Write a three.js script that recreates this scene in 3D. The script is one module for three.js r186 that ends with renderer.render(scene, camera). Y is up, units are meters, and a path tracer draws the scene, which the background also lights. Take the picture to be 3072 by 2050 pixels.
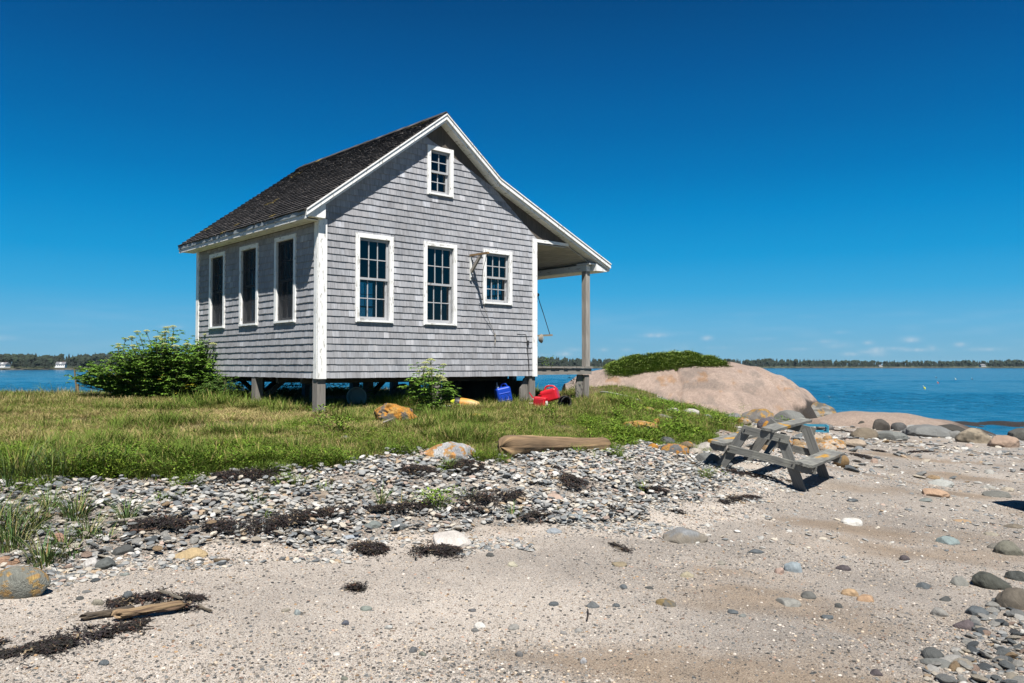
import * as THREE from 'three';
import { mergeGeometries, mergeVertices } from 'three/addons/utils/BufferGeometryUtils.js';
import { RoundedBoxGeometry } from 'three/addons/geometries/RoundedBoxGeometry.js';

// ---------------------------------------------------------------- camera, sky, sun, exposure
const EXPOSURE = 1.85, ALB = 0.8;
const scene = new THREE.Scene();
const F = 2452, PITCH = Math.atan(73 / F), EYE = new THREE.Vector3(0, 1.6, 0);
const camera = new THREE.PerspectiveCamera(2 * Math.atan(1025 / F) * 180 / Math.PI, 1024 / 683, 0.1, 9000);
camera.position.copy(EYE);
camera.rotation.x = PITCH;
const renderer = new THREE.WebGLRenderer();
renderer.toneMapping = THREE.LinearToneMapping;
renderer.toneMappingExposure = EXPOSURE;
renderer.shadowMap.enabled = true;

const TH = 0.73684;                                     // heading of the cottage
const SUN = new THREE.Vector3(0.133, 1, 0.608).normalize();
const sun = new THREE.DirectionalLight(new THREE.Color().setRGB(1, 0.955, 0.89), 5);
sun.position.copy(SUN).multiplyScalar(60).add(new THREE.Vector3(0, 0, -14));
sun.target.position.set(0, 0, -14);
sun.castShadow = true;
sun.shadow.mapSize.set(4096, 4096);
Object.assign(sun.shadow.camera, { left: -26, right: 26, top: 30, bottom: -20, near: 1, far: 140 });
scene.add(sun, sun.target);

// ---------------------------------------------------------------- helpers: random numbers, noise
function rng(seed) { let a = seed >>> 0; return () => { a = a + 0x6D2B79F5 | 0; let t = Math.imul(a ^ a >>> 15, 1 | a); t = t + Math.imul(t ^ t >>> 7, 61 | t) ^ t; return ((t ^ t >>> 14) >>> 0) / 4294967296; }; }
function hash(x, y, z) { let h = Math.imul(x, 374761393) ^ Math.imul(y, 668265263) ^ Math.imul(z, 1274126177); h = Math.imul(h ^ h >>> 13, 1274126177); h ^= h >>> 16; return (h >>> 0) / 4294967296; }
const sm = t => t * t * (3 - 2 * t), mixn = (a, b, t) => a + (b - a) * t, clamp = (x, a = 0, b = 1) => Math.min(b, Math.max(a, x));
const step01 = (a, b, x) => sm(clamp((x - a) / (b - a)));
function n3(x, y, z, px = 0, py = px) {                          // value noise -1..1, repeating every per cells when asked
  const X = Math.floor(x), Y = Math.floor(y), Z = Math.floor(z), u = sm(x - X), v = sm(y - Y), w = sm(z - Z);
  const m = (k, per) => per ? ((k % per) + per) % per : k, h = (i, j, k) => hash(m(X + i, px), m(Y + j, py), Z + k);
  const a = mixn(mixn(h(0, 0, 0), h(1, 0, 0), u), mixn(h(0, 1, 0), h(1, 1, 0), u), v);
  const b = mixn(mixn(h(0, 0, 1), h(1, 0, 1), u), mixn(h(0, 1, 1), h(1, 1, 1), u), v);
  return mixn(a, b, w) * 2 - 1;
}
const n2 = (x, y, s = 0) => n3(x, y, s * 7.31 + 0.5);
function fbm(x, y, z, o = 4) { let a = 0, k = 0.5; for (let i = 0; i < o; i++) { a += k * n3(x, y, z); x = x * 2.03 + 5.1; y = y * 2.03 + 1.7; z = z * 2.03 + 9.2; k *= 0.5; } return a; }

{ // the sky: clear deep blue, paler to the horizon, a few small fair-weather clouds low over the far shore
  const W = 3072, H = 1536, data = new Float32Array(W * H * 4);
  const lin = c => { c /= 255; return c <= 0.04045 ? c / 12.92 : ((c + 0.055) / 1.055) ** 2.4; };
  const stops = [[-90, 22, 70, 98], [-0.2, 22, 70, 98], [0, 124, 178, 206], [1, 121, 180, 211], [2.7, 104, 179, 219], [5, 62, 168, 220], [7.5, 28, 154, 214], [10.5, 9, 137, 204], [13, 5, 120, 189], [16, 5, 105, 173], [20, 6, 89, 154], [24, 7, 75, 133], [40, 5, 64, 115], [90, 5, 54, 100]];
  const r = rng(5), puffs = [];
  for (let i = 0; i < 42; i++) { const u = i < 30 ? 3 + r() * 32 : -34 + r() * 60; puffs.push([u, 0.7 + r() * r() * 2.2, 0.25 + r() * 0.7, 0.05 + r() * 0.09, 0.14 + r() * 0.42]); }
  for (let y = 0; y < H; y++) {
    const el = ((y + 0.5) / H - 0.5) * 180;
    let k = 0; while (k < stops.length - 2 && el > stops[k + 1][0]) k++;
    const a = stops[k], b = stops[k + 1], t = clamp((el - a[0]) / (b[0] - a[0]));
    const c = [1, 2, 3].map(i => mixn(lin(a[i]), lin(b[i]), t) / EXPOSURE);
    for (let x = 0; x < W; x++) {
      const o = (y * W + x) * 4; let cl = 0;
      if (el > 0.2 && el < 4.5) {
        const az = ((x + 0.5) / W - 0.25) * 360;         // 0 straight ahead
        if (az > -50 && az < 50) for (const p of puffs) {
          const dx = (az - p[0]) / p[2], dy = (el - p[1]) / p[3]; if (dx * dx > 6 || dy * dy > 12) continue;
          const q = Math.exp(-dx * dx - dy * dy * (dy < 0 ? 2 : 0.6)) * (0.75 + 0.7 * n2(az * 9 + 50, el * 26, 3));
          cl = Math.max(cl, q * p[4]);
        }
        cl += 0.05 * Math.max(0, n2(az * 0.5 + 9, el * 4, 8)) * step01(0.2, 1.5, el) * step01(4.5, 3, el);
      }
      cl = clamp(cl, 0, 0.6);
      data[o] = mixn(c[0], 0.72 / EXPOSURE, cl); data[o + 1] = mixn(c[1], 0.75 / EXPOSURE, cl); data[o + 2] = mixn(c[2], 0.80 / EXPOSURE, cl); data[o + 3] = 1;
    }
  }
  const sky = new THREE.DataTexture(data, W, H, THREE.RGBAFormat, THREE.FloatType);
  sky.mapping = THREE.EquirectangularReflectionMapping; sky.magFilter = sky.minFilter = THREE.LinearFilter; sky.needsUpdate = true;
  scene.background = sky; scene.environment = sky;
}

// ---------------------------------------------------------------- helpers: naming, materials, textures
const taken = {};
function numbered(n) { const k = taken[n] = (taken[n] ?? -1) + 1; return k ? `${n}_${String(k).padStart(3, '0')}` : n; }
function shade(o) { o.traverse(m => { if (m.isMesh) { m.castShadow = true; m.receiveShadow = true; } }); return o; }
function tag(o, label, category, group, kind) { o.userData = { label, category }; if (group) o.userData.group = group; if (kind) o.userData.kind = kind; return o; }
function base(name, label, category, pos = [0, 0, 0], turn = 0, group) { const g = new THREE.Group(); g.name = numbered(name); g.position.set(...pos); g.rotation.y = turn; tag(g, label, category, group); scene.add(g); return g; }
function part(name, geo, mat, parent, label) { const m = new THREE.Mesh(geo, mat); m.name = name; m.castShadow = m.receiveShadow = true; if (label) m.userData.label = label; parent.add(m); return m; }
function thing(name, geo, mat, label, category, group) { const m = new THREE.Mesh(geo, mat); m.name = numbered(name); m.castShadow = m.receiveShadow = true; tag(m, label, category, group); scene.add(m); return m; }
const C = (r, g, b) => new THREE.Color().setRGB(r, g, b);
function std(c, rough = 0.85, o = {}) { return new THREE.MeshStandardMaterial({ color: C(...c.map(v => v * ALB)), roughness: rough, metalness: 0, side: THREE.DoubleSide, ...o }); }
const enc = v => { v = clamp(v); return 255 * (v <= 0.0031308 ? v * 12.92 : 1.055 * v ** (1 / 2.4) - 0.055); };
function tex(w, h, fn, srgb = true) {                    // fn(x, y) gives linear colour or a height
  const d = new Uint8Array(w * h * 4);
  for (let y = 0; y < h; y++) for (let x = 0; x < w; x++) { const c = fn(x, y), o = (y * w + x) * 4; if (typeof c === 'number') { d[o] = d[o + 1] = d[o + 2] = clamp(c) * 255; } else { d[o] = srgb ? enc(c[0]) : c[0] * 255; d[o + 1] = srgb ? enc(c[1]) : c[1] * 255; d[o + 2] = srgb ? enc(c[2]) : c[2] * 255; } d[o + 3] = 255; }
  return texData(d, w, h, srgb);
}
function texData(d, w, h, srgb) { const t = new THREE.DataTexture(d, w, h); t.wrapS = t.wrapT = THREE.RepeatWrapping; t.magFilter = THREE.LinearFilter; t.minFilter = THREE.LinearMipmapLinearFilter; t.generateMipmaps = true; if (srgb) t.colorSpace = THREE.SRGBColorSpace; t.needsUpdate = true; return t; }
function rep(t, a, b) { const c = t.clone(); c.repeat.set(a, b ?? a); c.needsUpdate = true; return c; }

// wood grain running along v: one tile is 0.4 m by 0.8 m
const grainFn = (x, y) => { const u = x / 512, v = y / 512, w = n3(u * 7, v * 3, 2, 7, 3) * 0.02; const a = n3((u + w) * 64, v * 4, 1, 64, 4), b = n3((u + w) * 160, v * 6, 4, 160, 6), c = n3(u * 9, v * 3, 6, 9, 3); return clamp(0.78 + 0.17 * a + 0.14 * b + 0.10 * c); };
const grainMap = tex(512, 512, (x, y) => { const g = grainFn(x, y); return [g, g, g]; }); grainMap.repeat.set(2.5, 1.25);
const grainBump = tex(512, 512, grainFn, false); grainBump.repeat.set(2.5, 1.25);
// grain running along u, for boards drawn lying down
const grainMapU = tex(512, 512, (x, y) => { const g = grainFn(y, x); return [g, g, g]; }); grainMapU.repeat.set(1.25, 2.5);
const grainBumpU = tex(512, 512, (x, y) => grainFn(y, x), false); grainBumpU.repeat.set(1.25, 2.5);
// brushed white paint: faint brush marks, small flakes gone to grey wood
const paintMap = tex(512, 512, (x, y) => { const u = x / 512, v = y / 512; const f = n3(u * 40, v * 9, 3, 40, 9) * 0.6 + n3(u * 90, v * 22, 5, 90, 22) * 0.4; const g = 0.93 + 0.05 * n3(u * 60, v * 6, 8, 60, 6) + 0.03 * n3(u * 5, v * 4, 4, 5, 4); return f > 0.5 ? [g * 0.58, g * 0.56, g * 0.52] : f > 0.44 ? [g * 0.82, g * 0.81, g * 0.79] : [g, g, g * 0.985]; });
// mineral speckle for stones and granite
const stoneMap = tex(512, 512, (x, y) => { const a = n3(x / 4, y / 4, 1, 128), b = n3(x / 2, y / 2, 4, 256), c = n3(x / 32, y / 32, 2, 16); const g = 0.82 + 0.12 * a + 0.13 * b + 0.1 * c; return [g, g, g * 0.99]; });
const stoneBump = tex(512, 512, (x, y) => 0.5 + 0.25 * n3(x / 4, y / 4, 1, 128) + 0.2 * n3(x / 16, y / 16, 5, 32), false);

// ---------------------------------------------------------------- lie of the land
function rayTo(px, py) { const a = (px - 1536) / F, b = -(py - 1025) / F, c = Math.cos(PITCH), s = Math.sin(PITCH); return new THREE.Vector3(a, b * c + s, b * s - c); }
function seen(px, py, drop) { const d = rayTo(px, py), t = -drop / d.y; return [d.x * t, d.z * t, 1.6 - drop]; }
const SEA = -1.4;
const ctrl = [
  ...[[0, 2050, 1.62], [1536, 2050, 1.66], [3072, 2050, 1.74], [300, 1800, 1.55], [1536, 1800, 1.64], [2800, 1800, 1.8], [100, 1640, 1.42], [900, 1640, 1.5], [1536, 1600, 1.53], [2200, 1560, 1.65], [2900, 1600, 1.9],
    [100, 1440, 1.12], [600, 1430, 1.12], [1100, 1390, 1.12], [1500, 1385, 1.17], [1900, 1345, 1.3], [100, 1300, 0.95], [900, 1300, 0.93], [1500, 1320, 1.03], [1900, 1270, 1.1], [100, 1185, 0.8], [500, 1190, 0.79],
    [1850, 1160, 0.85], [1950, 1198, 1.42], [2000, 1238, 2.05], [2120, 1250, 2.15], [2250, 1275, 2.25], [2600, 1400, 2.05], [3000, 1400, 2.25], [2700, 1330, 2.5], [3050, 1330, 2.75], [2500, 1285, 2.5], [2900, 1300, 2.98]].map(a => seen(...a)),
  [3.12, -12.39, 0.06], [4.12, -11.64, -0.17], [4.82, -12.57, -0.14], [-3.5, -14.76, 0.765], [-5.27, -16.7, 0.79], [0.5, -18.4, 0.74], [1.9, -19.6, 0.8], [-3, -20.5, 0.78],
  [-4, -27, 0.72], [-2, -40, -1.8], [3, -32, 0.55], [4, -42, 0.2], [6, -52, -1.9], [14, -52, -2.3], [24, -46, -2.4], [-14, -31, -0.4], [-12, -40, -2.2], [-9, -26, 0.6], [-4, 2, 0.02], [4, 2, -0.1], [0, 7, -0.05], [-15, -10, 0.65], [-20, -20, 0.75], [-27, -34, -2.2], [30, -15, -1.7], [17, -7, -0.95], [14, 1, -0.6], [45, -40, -3.5], [-40, -20, -1.5], [-35, 5, -0.5], [30, 8, -2], [-30, -60, -4], [40, -80, -5], [0, -80, -5]];
const TP = (() => {                                      // thin-plate surface through the levelled points
  const n = ctrl.length, N = n + 3, A = [], S = 0.02;
  const U = r2 => r2 < 1e-9 ? 0 : 0.5 * r2 * Math.log(r2);
  for (let i = 0; i < N; i++) A.push(new Float64Array(N + 1));
  for (let i = 0; i < n; i++) { for (let j = 0; j < n; j++) A[i][j] = U((ctrl[i][0] - ctrl[j][0]) ** 2 + (ctrl[i][1] - ctrl[j][1]) ** 2) + (i === j ? S : 0); A[i][n] = A[n][i] = 1; A[i][n + 1] = A[n + 1][i] = ctrl[i][0]; A[i][n + 2] = A[n + 2][i] = ctrl[i][1]; A[i][N] = ctrl[i][2]; }
  for (let c = 0; c < N; c++) { let p = c; for (let r = c + 1; r < N; r++) if (Math.abs(A[r][c]) > Math.abs(A[p][c])) p = r;[A[c], A[p]] = [A[p], A[c]]; for (let r = 0; r < N; r++) if (r !== c) { const k = A[r][c] / A[c][c]; if (k) for (let q = c; q <= N; q++) A[r][q] -= k * A[c][q]; } }
  const w = A.map((r, i) => r[N] / r[i]);
  return (x, z) => { let s = w[n] + w[n + 1] * x + w[n + 2] * z; for (let i = 0; i < n; i++) { const a = x - ctrl[i][0], b = z - ctrl[i][1]; s += w[i] * U(a * a + b * b); } return s; };
})();
const micro = (x, z) => 0.010 * n2(x * 3.9, z * 3.9, 6) + 0.022 * n2(x * 0.7, z * 0.7, 1) + 0.012 * n2(x * 2.3, z * 2.3, 2) + 0.006 * n2(x * 7, z * 7, 3);
const land = (x, z) => Math.max(-6, TP(x, z)) + micro(x, z);
function spot(px, py) {                                  // where the line of sight meets the ground
  const d = rayTo(px, py); let t = 2, p = t;
  for (; t < 90; t += 0.02 + t * 0.004) { if (EYE.y + d.y * t < land(d.x * t, d.z * t)) break; p = t; }
  for (let i = 0, a = p, b = t; i < 12; i++) { const m = (a + b) / 2; if (EYE.y + d.y * m < land(d.x * m, d.z * m)) b = m; else a = m; t = b; }
  const x = d.x * t, z = d.z * t; return { x, z, y: land(x, z), m: -z / F };   // m: metres in a photograph pixel there
}
const P2 = l => l.map(([a, b]) => { const s = spot(a, b); return [s.x, s.z]; });
function inside(poly, x, z) { let c = false; for (let i = 0, j = poly.length - 1; i < poly.length; j = i++) { const [xi, zi] = poly[i], [xj, zj] = poly[j]; if ((zi > z) !== (zj > z) && x < (xj - xi) * (z - zi) / (zj - zi) + xi) c = !c; } return c; }
const grassEdge = P2([[-500, 1470], [0, 1450], [250, 1450], [520, 1445], [640, 1425], [850, 1412], [1000, 1405], [1110, 1390], [1270, 1362], [1330, 1385], [1440, 1375], [1500, 1378], [1700, 1370], [1850, 1345], [1960, 1338], [2080, 1318], [2150, 1306], [2225, 1283], [2215, 1262], [2130, 1240], [2040, 1214], [1950, 1185], [1900, 1168]]);
const grassPoly = [...grassEdge, [3.4, -41], [-2, -42], [-16, -34], [-40, -26], [-40, -8]];
const cobbleTop = P2([[-500, 1440], [0, 1430], [520, 1425], [850, 1395], [1110, 1370], [1300, 1345], [1500, 1350], [1850, 1325], [2080, 1300], [2160, 1290]]);
const cobblePoly = [...cobbleTop, ...P2([[2230, 1330], [2200, 1400], [2190, 1450], [2080, 1500], [1950, 1545], [1750, 1580], [1500, 1590], [1300, 1600], [1100, 1612], [800, 1630], [600, 1645], [400, 1665], [250, 1690], [100, 1690], [0, 1700], [-500, 1720]])];
const fringePoly = [...cobbleTop, ...P2([[2400, 1340], [2420, 1480], [2250, 1545], [2100, 1590], [1900, 1630], [1600, 1650], [1300, 1655], [1000, 1670], [700, 1690], [450, 1720], [250, 1760], [0, 1790], [-500, 1800]])];
const cornerPoly = P2([[2780, 2060], [2850, 1960], [2880, 1890], [2930, 1835], [3000, 1800], [3120, 1770], [3300, 1770], [3300, 2060]]);
const jig = (x, z, k) => [x + k * n2(x * 1.9, z * 1.9, 21) + k * 0.5 * n2(x * 5, z * 5, 23), z + k * n2(x * 1.9, z * 1.9, 22) + k * 0.5 * n2(x * 5, z * 5, 24)];
const onGrass = (x, z, k = 0.34) => inside(grassPoly, ...jig(x, z, k));
const onCobble = (x, z) => inside(cobblePoly, ...jig(x, z, 0.16));
const onFringe = (x, z) => inside(fringePoly, ...jig(x, z, 0.3));
const damp = (x, z) => step01(0.02, 0.42, fbm(x * 0.55 + 3, z * 0.9 + 1, 4.2, 4) + 0.42 * Math.exp(-(((x - 0.6) / 1.7) ** 2 + ((z + 4.6) / 0.75) ** 2)) + 0.24 * Math.exp(-(((x - 1.6) / 1.2) ** 2 + ((z + 6.0) / 0.5) ** 2)) + 0.22 * Math.exp(-(((x - 5.6) / 1.3) ** 2 + ((z + 9.6) / 0.5) ** 2)) - 0.06);

// ---------------------------------------------------------------- ground
{ // coarse shell sand: a tile of 1.3 m strewn with grains of many colours
  const W = 1024, d = new Uint8Array(W * W * 4), hgt = new Float32Array(W * W), r = rng(11), col = new Float32Array(W * W * 3);
  for (let i = 0; i < W * W; i++) { const k = 0.9 + 0.1 * n3((i % W) / 64, (i / W | 0) / 64, 1, 16); col[i * 3] = 0.62 * k; col[i * 3 + 1] = 0.565 * k; col[i * 3 + 2] = 0.505 * k; }
  const cs = [[0.9, 0.87, 0.82], [0.82, 0.74, 0.66], [0.7, 0.6, 0.5], [0.48, 0.44, 0.41], [0.26, 0.25, 0.25], [0.12, 0.11, 0.11], [0.62, 0.46, 0.36], [0.95, 0.93, 0.9]], wt = [0.26, 0.45, 0.54, 0.63, 0.77, 0.88, 0.90, 1];
  for (let i = 0; i < 52000; i++) {
    const q = r(), c = cs[wt.findIndex(w => q < w)], R = 0.8 + 3.0 * r() ** 2.6, cx = r() * W, cy = r() * W, ax = 0.7 + r() * 0.6, k = 0.85 + r() * 0.3;
    for (let y = -Math.ceil(R / ax); y <= R / ax; y++) for (let x = -Math.ceil(R); x <= R; x++) {
      const e = (x * x + y * y * ax * ax) / (R * R); if (e > 1) continue;
      const o = (((cy + y + W) | 0) % W) * W + (((cx + x + W) | 0) % W);
      for (let j = 0; j < 3; j++) col[o * 3 + j] = c[j] * k; hgt[o] = Math.sqrt(1 - e) * R / 4.4;
    }
  }
  for (let i = 0; i < W * W; i++) { for (let j = 0; j < 3; j++) d[i * 4 + j] = enc(col[i * 3 + j]); d[i * 4 + 3] = 255; }
  const map = texData(d, W, W, true), b = new Uint8Array(W * W * 4); for (let i = 0; i < W * W; i++) { b[i * 4] = b[i * 4 + 1] = b[i * 4 + 2] = hgt[i] * 255; b[i * 4 + 3] = 255; }
  const bump = texData(b, W, W, false); map.repeat.set(1 / 1.3, 1 / 1.3); bump.repeat.set(1 / 1.3, 1 / 1.3);
  const nx = 440, nzF = 400, nzB = 40, pos = [], colr = [], uv = [], idx = [], zs = [], xs = [];
  for (let i = 0; i <= nx; i++) xs.push(62 * Math.sinh(3.3 * (2 * i / nx - 1)) / Math.sinh(3.3) + 0.6);
  for (let j = 0; j < nzB; j++) zs.push(9 - 12.5 * j / nzB);
  for (let j = 0; j <= nzF; j++) zs.push(-3.5 - 86 * Math.sinh(3.7 * j / nzF) / Math.sinh(3.7));
  for (const z of zs) for (const x of xs) {
    const y = land(x, z), gr = onGrass(x, z), cb = !gr && onCobble(x, z), fr = !gr && !cb && onFringe(x, z);
    let c;
    const v = 1 + 0.13 * n2(x * 1.3, z * 1.3, 31) + 0.08 * n2(x * 6, z * 6, 32);
    if (gr) c = [0.20 * v, 0.155 * v, 0.075 * v];
    else if (cb) c = [0.46 * v, 0.44 * v, 0.415 * v];
    else { const w = damp(x, z), pale = fr ? 0.71 : 0.61 - 0.11 * step01(-0.6, 2.6, x + 0.4 * n2(x * 0.8, z * 0.8, 35)) + 0.12 * n2(x * 0.6, z * 0.9, 33); c = [mixn(pale, 0.40, w) * v, mixn(pale * 0.965, 0.34, w) * v, mixn(pale * 0.925, 0.275, w) * v]; }
    if (y < SEA + 0.32) { const k = 1 - 0.75 * step01(SEA + 0.3, SEA + 0.05, y + 0.05 * n2(x * 2, z * 2, 5)); c = c.map(q => q * k); }   // kept wet by the tide
    pos.push(x, y, z); colr.push(...c); uv.push(x, z);
  }
  const R = nx + 1; for (let j = 0; j < zs.length - 1; j++) for (let i = 0; i < nx; i++) { const a = j * R + i; idx.push(a, a + 1, a + R, a + 1, a + R + 1, a + R); }
  const g = new THREE.BufferGeometry(); g.setAttribute('position', new THREE.Float32BufferAttribute(pos, 3)); g.setAttribute('color', new THREE.Float32BufferAttribute(colr, 3)); g.setAttribute('uv', new THREE.Float32BufferAttribute(uv, 2)); g.setIndex(idx); g.computeVertexNormals();
  const m = new THREE.Mesh(g, std([1, 1, 1], 0.95, { vertexColors: true, map, bumpMap: bump, bumpScale: 0.006 }));
  m.name = 'ground'; m.userData.kind = 'structure'; m.receiveShadow = m.castShadow = true; scene.add(m);
}
{ // the bay
  const pos = [], uv = [], idx = [], rows = [], na = 300;
  for (let r = 16; r < 7000; r *= 1 + 0.0055 + Math.min(0.06, r * 0.00003)) rows.push(r);
  const wave = (x, z) => 0.05 * n2(x * 0.09, z * 0.35, 9) + 0.030 * Math.sin(x * 0.55 + z * 1.5 + 1.6 * n2(x * 0.12, z * 0.12, 1)) + 0.022 * Math.sin(x * -0.8 + z * 2.6 + 2 * n2(x * 0.2, z * 0.2, 2)) + 0.045 * n2(x * 0.8, z * 1.7, 3) + 0.025 * n2(x * 1.9, z * 3.9, 4);
  for (const r of rows) for (let i = 0; i <= na; i++) { const a = (i / na - 0.5) * 2.75, x = Math.sin(a) * r, z = -Math.cos(a) * r, k = (0.7 + 1.9 * step01(-0.4, 0.5, n2(x * 0.012, z * 0.05, 14))) / (1 + (r / 420) ** 2), q = TP(x, z); pos.push(x, SEA + wave(x, z) * k * (r < 70 ? step01(SEA + 0.1, SEA - 0.5, q) * 0.8 + 0.2 : 1), z); uv.push(x / 9, z / 9); }
  const R = na + 1; for (let j = 0; j < rows.length - 1; j++) for (let i = 0; i < na; i++) { const a = j * R + i; idx.push(a, a + R, a + 1, a + 1, a + R, a + R + 1); }
  const g = new THREE.BufferGeometry(); g.setAttribute('position', new THREE.Float32BufferAttribute(pos, 3)); g.setAttribute('uv', new THREE.Float32BufferAttribute(uv, 2)); g.setIndex(idx); g.computeVertexNormals();
  const bump = tex(1024, 1024, (x, y) => 0.5 + 0.25 * n3(x / 32, y / 16, 2, 32, 64) + 0.15 * n3(x / 16, y / 8, 3, 64, 128) + 0.08 * n3(x / 8, y / 4, 4, 128, 256), false);
  const m = new THREE.Mesh(g, new THREE.MeshPhysicalMaterial({ color: C(0.010, 0.088, 0.160), roughness: 0.12, ior: 1.33, bumpMap: bump, bumpScale: 0.16, side: THREE.DoubleSide }));
  m.name = 'sea'; m.userData.kind = 'structure'; m.receiveShadow = true; scene.add(m);
}

// ---------------------------------------------------------------- geometry helpers
const V = (x, y, z) => new THREE.Vector3(x, y, z);
function moved(g, x, y, z, rx = 0, ry = 0, rz = 0) { g.applyMatrix4(new THREE.Matrix4().makeRotationFromEuler(new THREE.Euler(rx, ry, rz)).setPosition(x, y, z)); return g; }
let uvSeed = rng(77);
function boxAt(x0, x1, y0, y1, z0, z1) {                 // uv in metres, grain along the longest side, each board from its own place in the tile
  const w = x1 - x0, h = y1 - y0, d = z1 - z0, g = new THREE.BoxGeometry(w, h, d), p = g.attributes.position, n = g.attributes.normal, uv = g.attributes.uv, ou = uvSeed() * 9, ov = uvSeed() * 9, L = w >= h && w >= d ? 0 : h >= d ? 1 : 2;
  for (let i = 0; i < p.count; i++) { const q = [p.getX(i), p.getY(i), p.getZ(i)], m = [Math.abs(n.getX(i)), Math.abs(n.getY(i)), Math.abs(n.getZ(i))], o = [0, 1, 2].filter(k => m[k] < 0.5), along = o.includes(L) ? L : o[0], across = o.find(k => k !== along); uv.setXY(i, q[across] + ou, q[along] + ov); }
  g.translate((x0 + x1) / 2, (y0 + y1) / 2, (z0 + z1) / 2); return g;
}
function prism(pts, z0, z1, holes = []) { const s = new THREE.Shape(pts.map(p => new THREE.Vector2(...p))); for (const h of holes) s.holes.push(new THREE.Path(h.map(p => new THREE.Vector2(...p)))); const g = new THREE.ExtrudeGeometry(s, { depth: z1 - z0, bevelEnabled: false, curveSegments: 8 }); g.translate(0, 0, z0); return g; }
const rect = (x0, x1, y0, y1) => [[x0, y0], [x1, y0], [x1, y1], [x0, y1]];
function bar(a, b, w, h = w, up = V(0, 1, 0)) {          // a squared timber from a to b
  const L = a.distanceTo(b), g = boxAt(-w / 2, w / 2, -L / 2, L / 2, -h / 2, h / 2), y = b.clone().sub(a).normalize(); let x = V(0, 0, 0).crossVectors(y, Math.abs(y.dot(up)) > 0.95 ? V(0, 0, 1) : up).normalize(); const z = V(0, 0, 0).crossVectors(x, y);
  g.applyMatrix4(new THREE.Matrix4().makeBasis(x, y, z).setPosition(a.clone().add(b).multiplyScalar(0.5))); return g;
}
function tube(pts, r, seg = 20, rad = 6) { return new THREE.TubeGeometry(new THREE.CatmullRomCurve3(pts.map(p => p.isVector3 ? p : V(...p))), seg, r, rad, false); }
function tint(g, c) { const n = g.attributes.position.count, a = new Float32Array(n * 3); for (let i = 0; i < n; i++) a.set(c, i * 3); g.setAttribute('color', new THREE.BufferAttribute(a, 3)); return g; }
function merged(l) { const q = l.map(g => { const k = g.index ? g.toNonIndexed() : g; for (const n of Object.keys(k.attributes)) if (!['position', 'normal', 'uv', 'color'].includes(n)) k.deleteAttribute(n); return k; }); return mergeGeometries(q, false); }

// ---------------------------------------------------------------- materials of the cottage
const mPaint = std([0.98, 0.98, 0.97], 0.55, { map: paintMap });
const mPaintOld = std([0.84, 0.84, 0.82], 0.7, { map: paintMap, bumpMap: grainBump, bumpScale: 0.002 });
const mSash = std([0.46, 0.47, 0.49], 0.6, { map: paintMap });
const mCeiling = std([0.62, 0.60, 0.55], 0.7, { map: grainMap });
const mShingle = std([1, 1, 1], 0.92, { vertexColors: true, map: grainMap, bumpMap: grainBump, bumpScale: 0.003 });
const mRoof = std([1, 1, 1], 0.95, { vertexColors: true, map: grainMap, bumpMap: grainBump, bumpScale: 0.006 });
const mDeck = std([0.30, 0.28, 0.25], 0.9, { map: grainMap, bumpMap: grainBump, bumpScale: 0.003 });
const mPost = std([0.26, 0.24, 0.215], 0.92, { map: grainMap, bumpMap: grainBump, bumpScale: 0.004 });
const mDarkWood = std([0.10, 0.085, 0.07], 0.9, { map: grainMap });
const mInner = std([0.13, 0.11, 0.09], 0.9, { map: grainMap });
const mGlass = new THREE.MeshPhysicalMaterial({ color: C(0.27, 0.36, 0.39), roughness: 0.02, transmission: 1, thickness: 0, ior: 1.5 });
const mRope = std([0.30, 0.27, 0.22], 0.95), mIron = std([0.03, 0.03, 0.032], 0.6), mBrown = std([0.30, 0.19, 0.09], 0.85, { map: grainMap });

// ---------------------------------------------------------------- cottage
const P0 = [-3.5014, 1.3632, -14.76];
const house = base('shingled_cottage', 'grey shingled cottage with white trim standing on posts above the beach', 'cottage', P0, TH);
const WID = 5.46, DEP = 5.65;
const rakeL = x => 2.846 + 0.753 * (x + 0.37), rakeR = x => x < 4.18 ? 5.180 - 0.753 * (x - 2.73) : 4.088 - 0.430 * (x - 4.18), RX = 2.73, TIP = 7.76;
const gWin = [[0.75, 1.595, 1.055, 2.738, 3, 2, 2], [2.317, 3.16, 1.055, 2.738, 3, 2, 2], [3.875, 4.705, 1.553, 2.738, 3, 2, 2], [2.40, 3.063, 3.696, 4.70, 2, 2, 2]];
const lWin = [[0.825, 1.70], [2.437, 3.315], [4.07, 4.915]];
const CAS = 0.085, hole = (x0, x1, y0, y1) => rect(x0 + CAS * 0.6, x1 - CAS * 0.6, y0 + CAS * 0.5, y1 - CAS * 0.6);
const frontFrame = new THREE.Matrix4();
const leftFrame = new THREE.Matrix4().makeBasis(V(0, 0, 1), V(0, 1, 0), V(-1, 0, 0)).setPosition(0, 0, -DEP);   // its x runs from the far corner to the near one
const rightFrame = new THREE.Matrix4().makeBasis(V(0, 0, -1), V(0, 1, 0), V(1, 0, 0)).setPosition(WID, 0, 0);
const backFrame = new THREE.Matrix4().makeBasis(V(-1, 0, 0), V(0, 1, 0), V(0, 0, -1)).setPosition(WID, 0, -DEP);
const lRects = lWin.map(([a, b]) => [DEP - b, DEP - a, 1.055, 2.738]);
const rRects = [[1.0, 1.9, 1.2, 2.6], [3.9, 4.8, 1.2, 2.6]], bRects = [[WID - 1.95, WID - 0.95, 1.055, 2.6], [WID - 4.85, WID - 3.85, 1.055, 2.6]];
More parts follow.
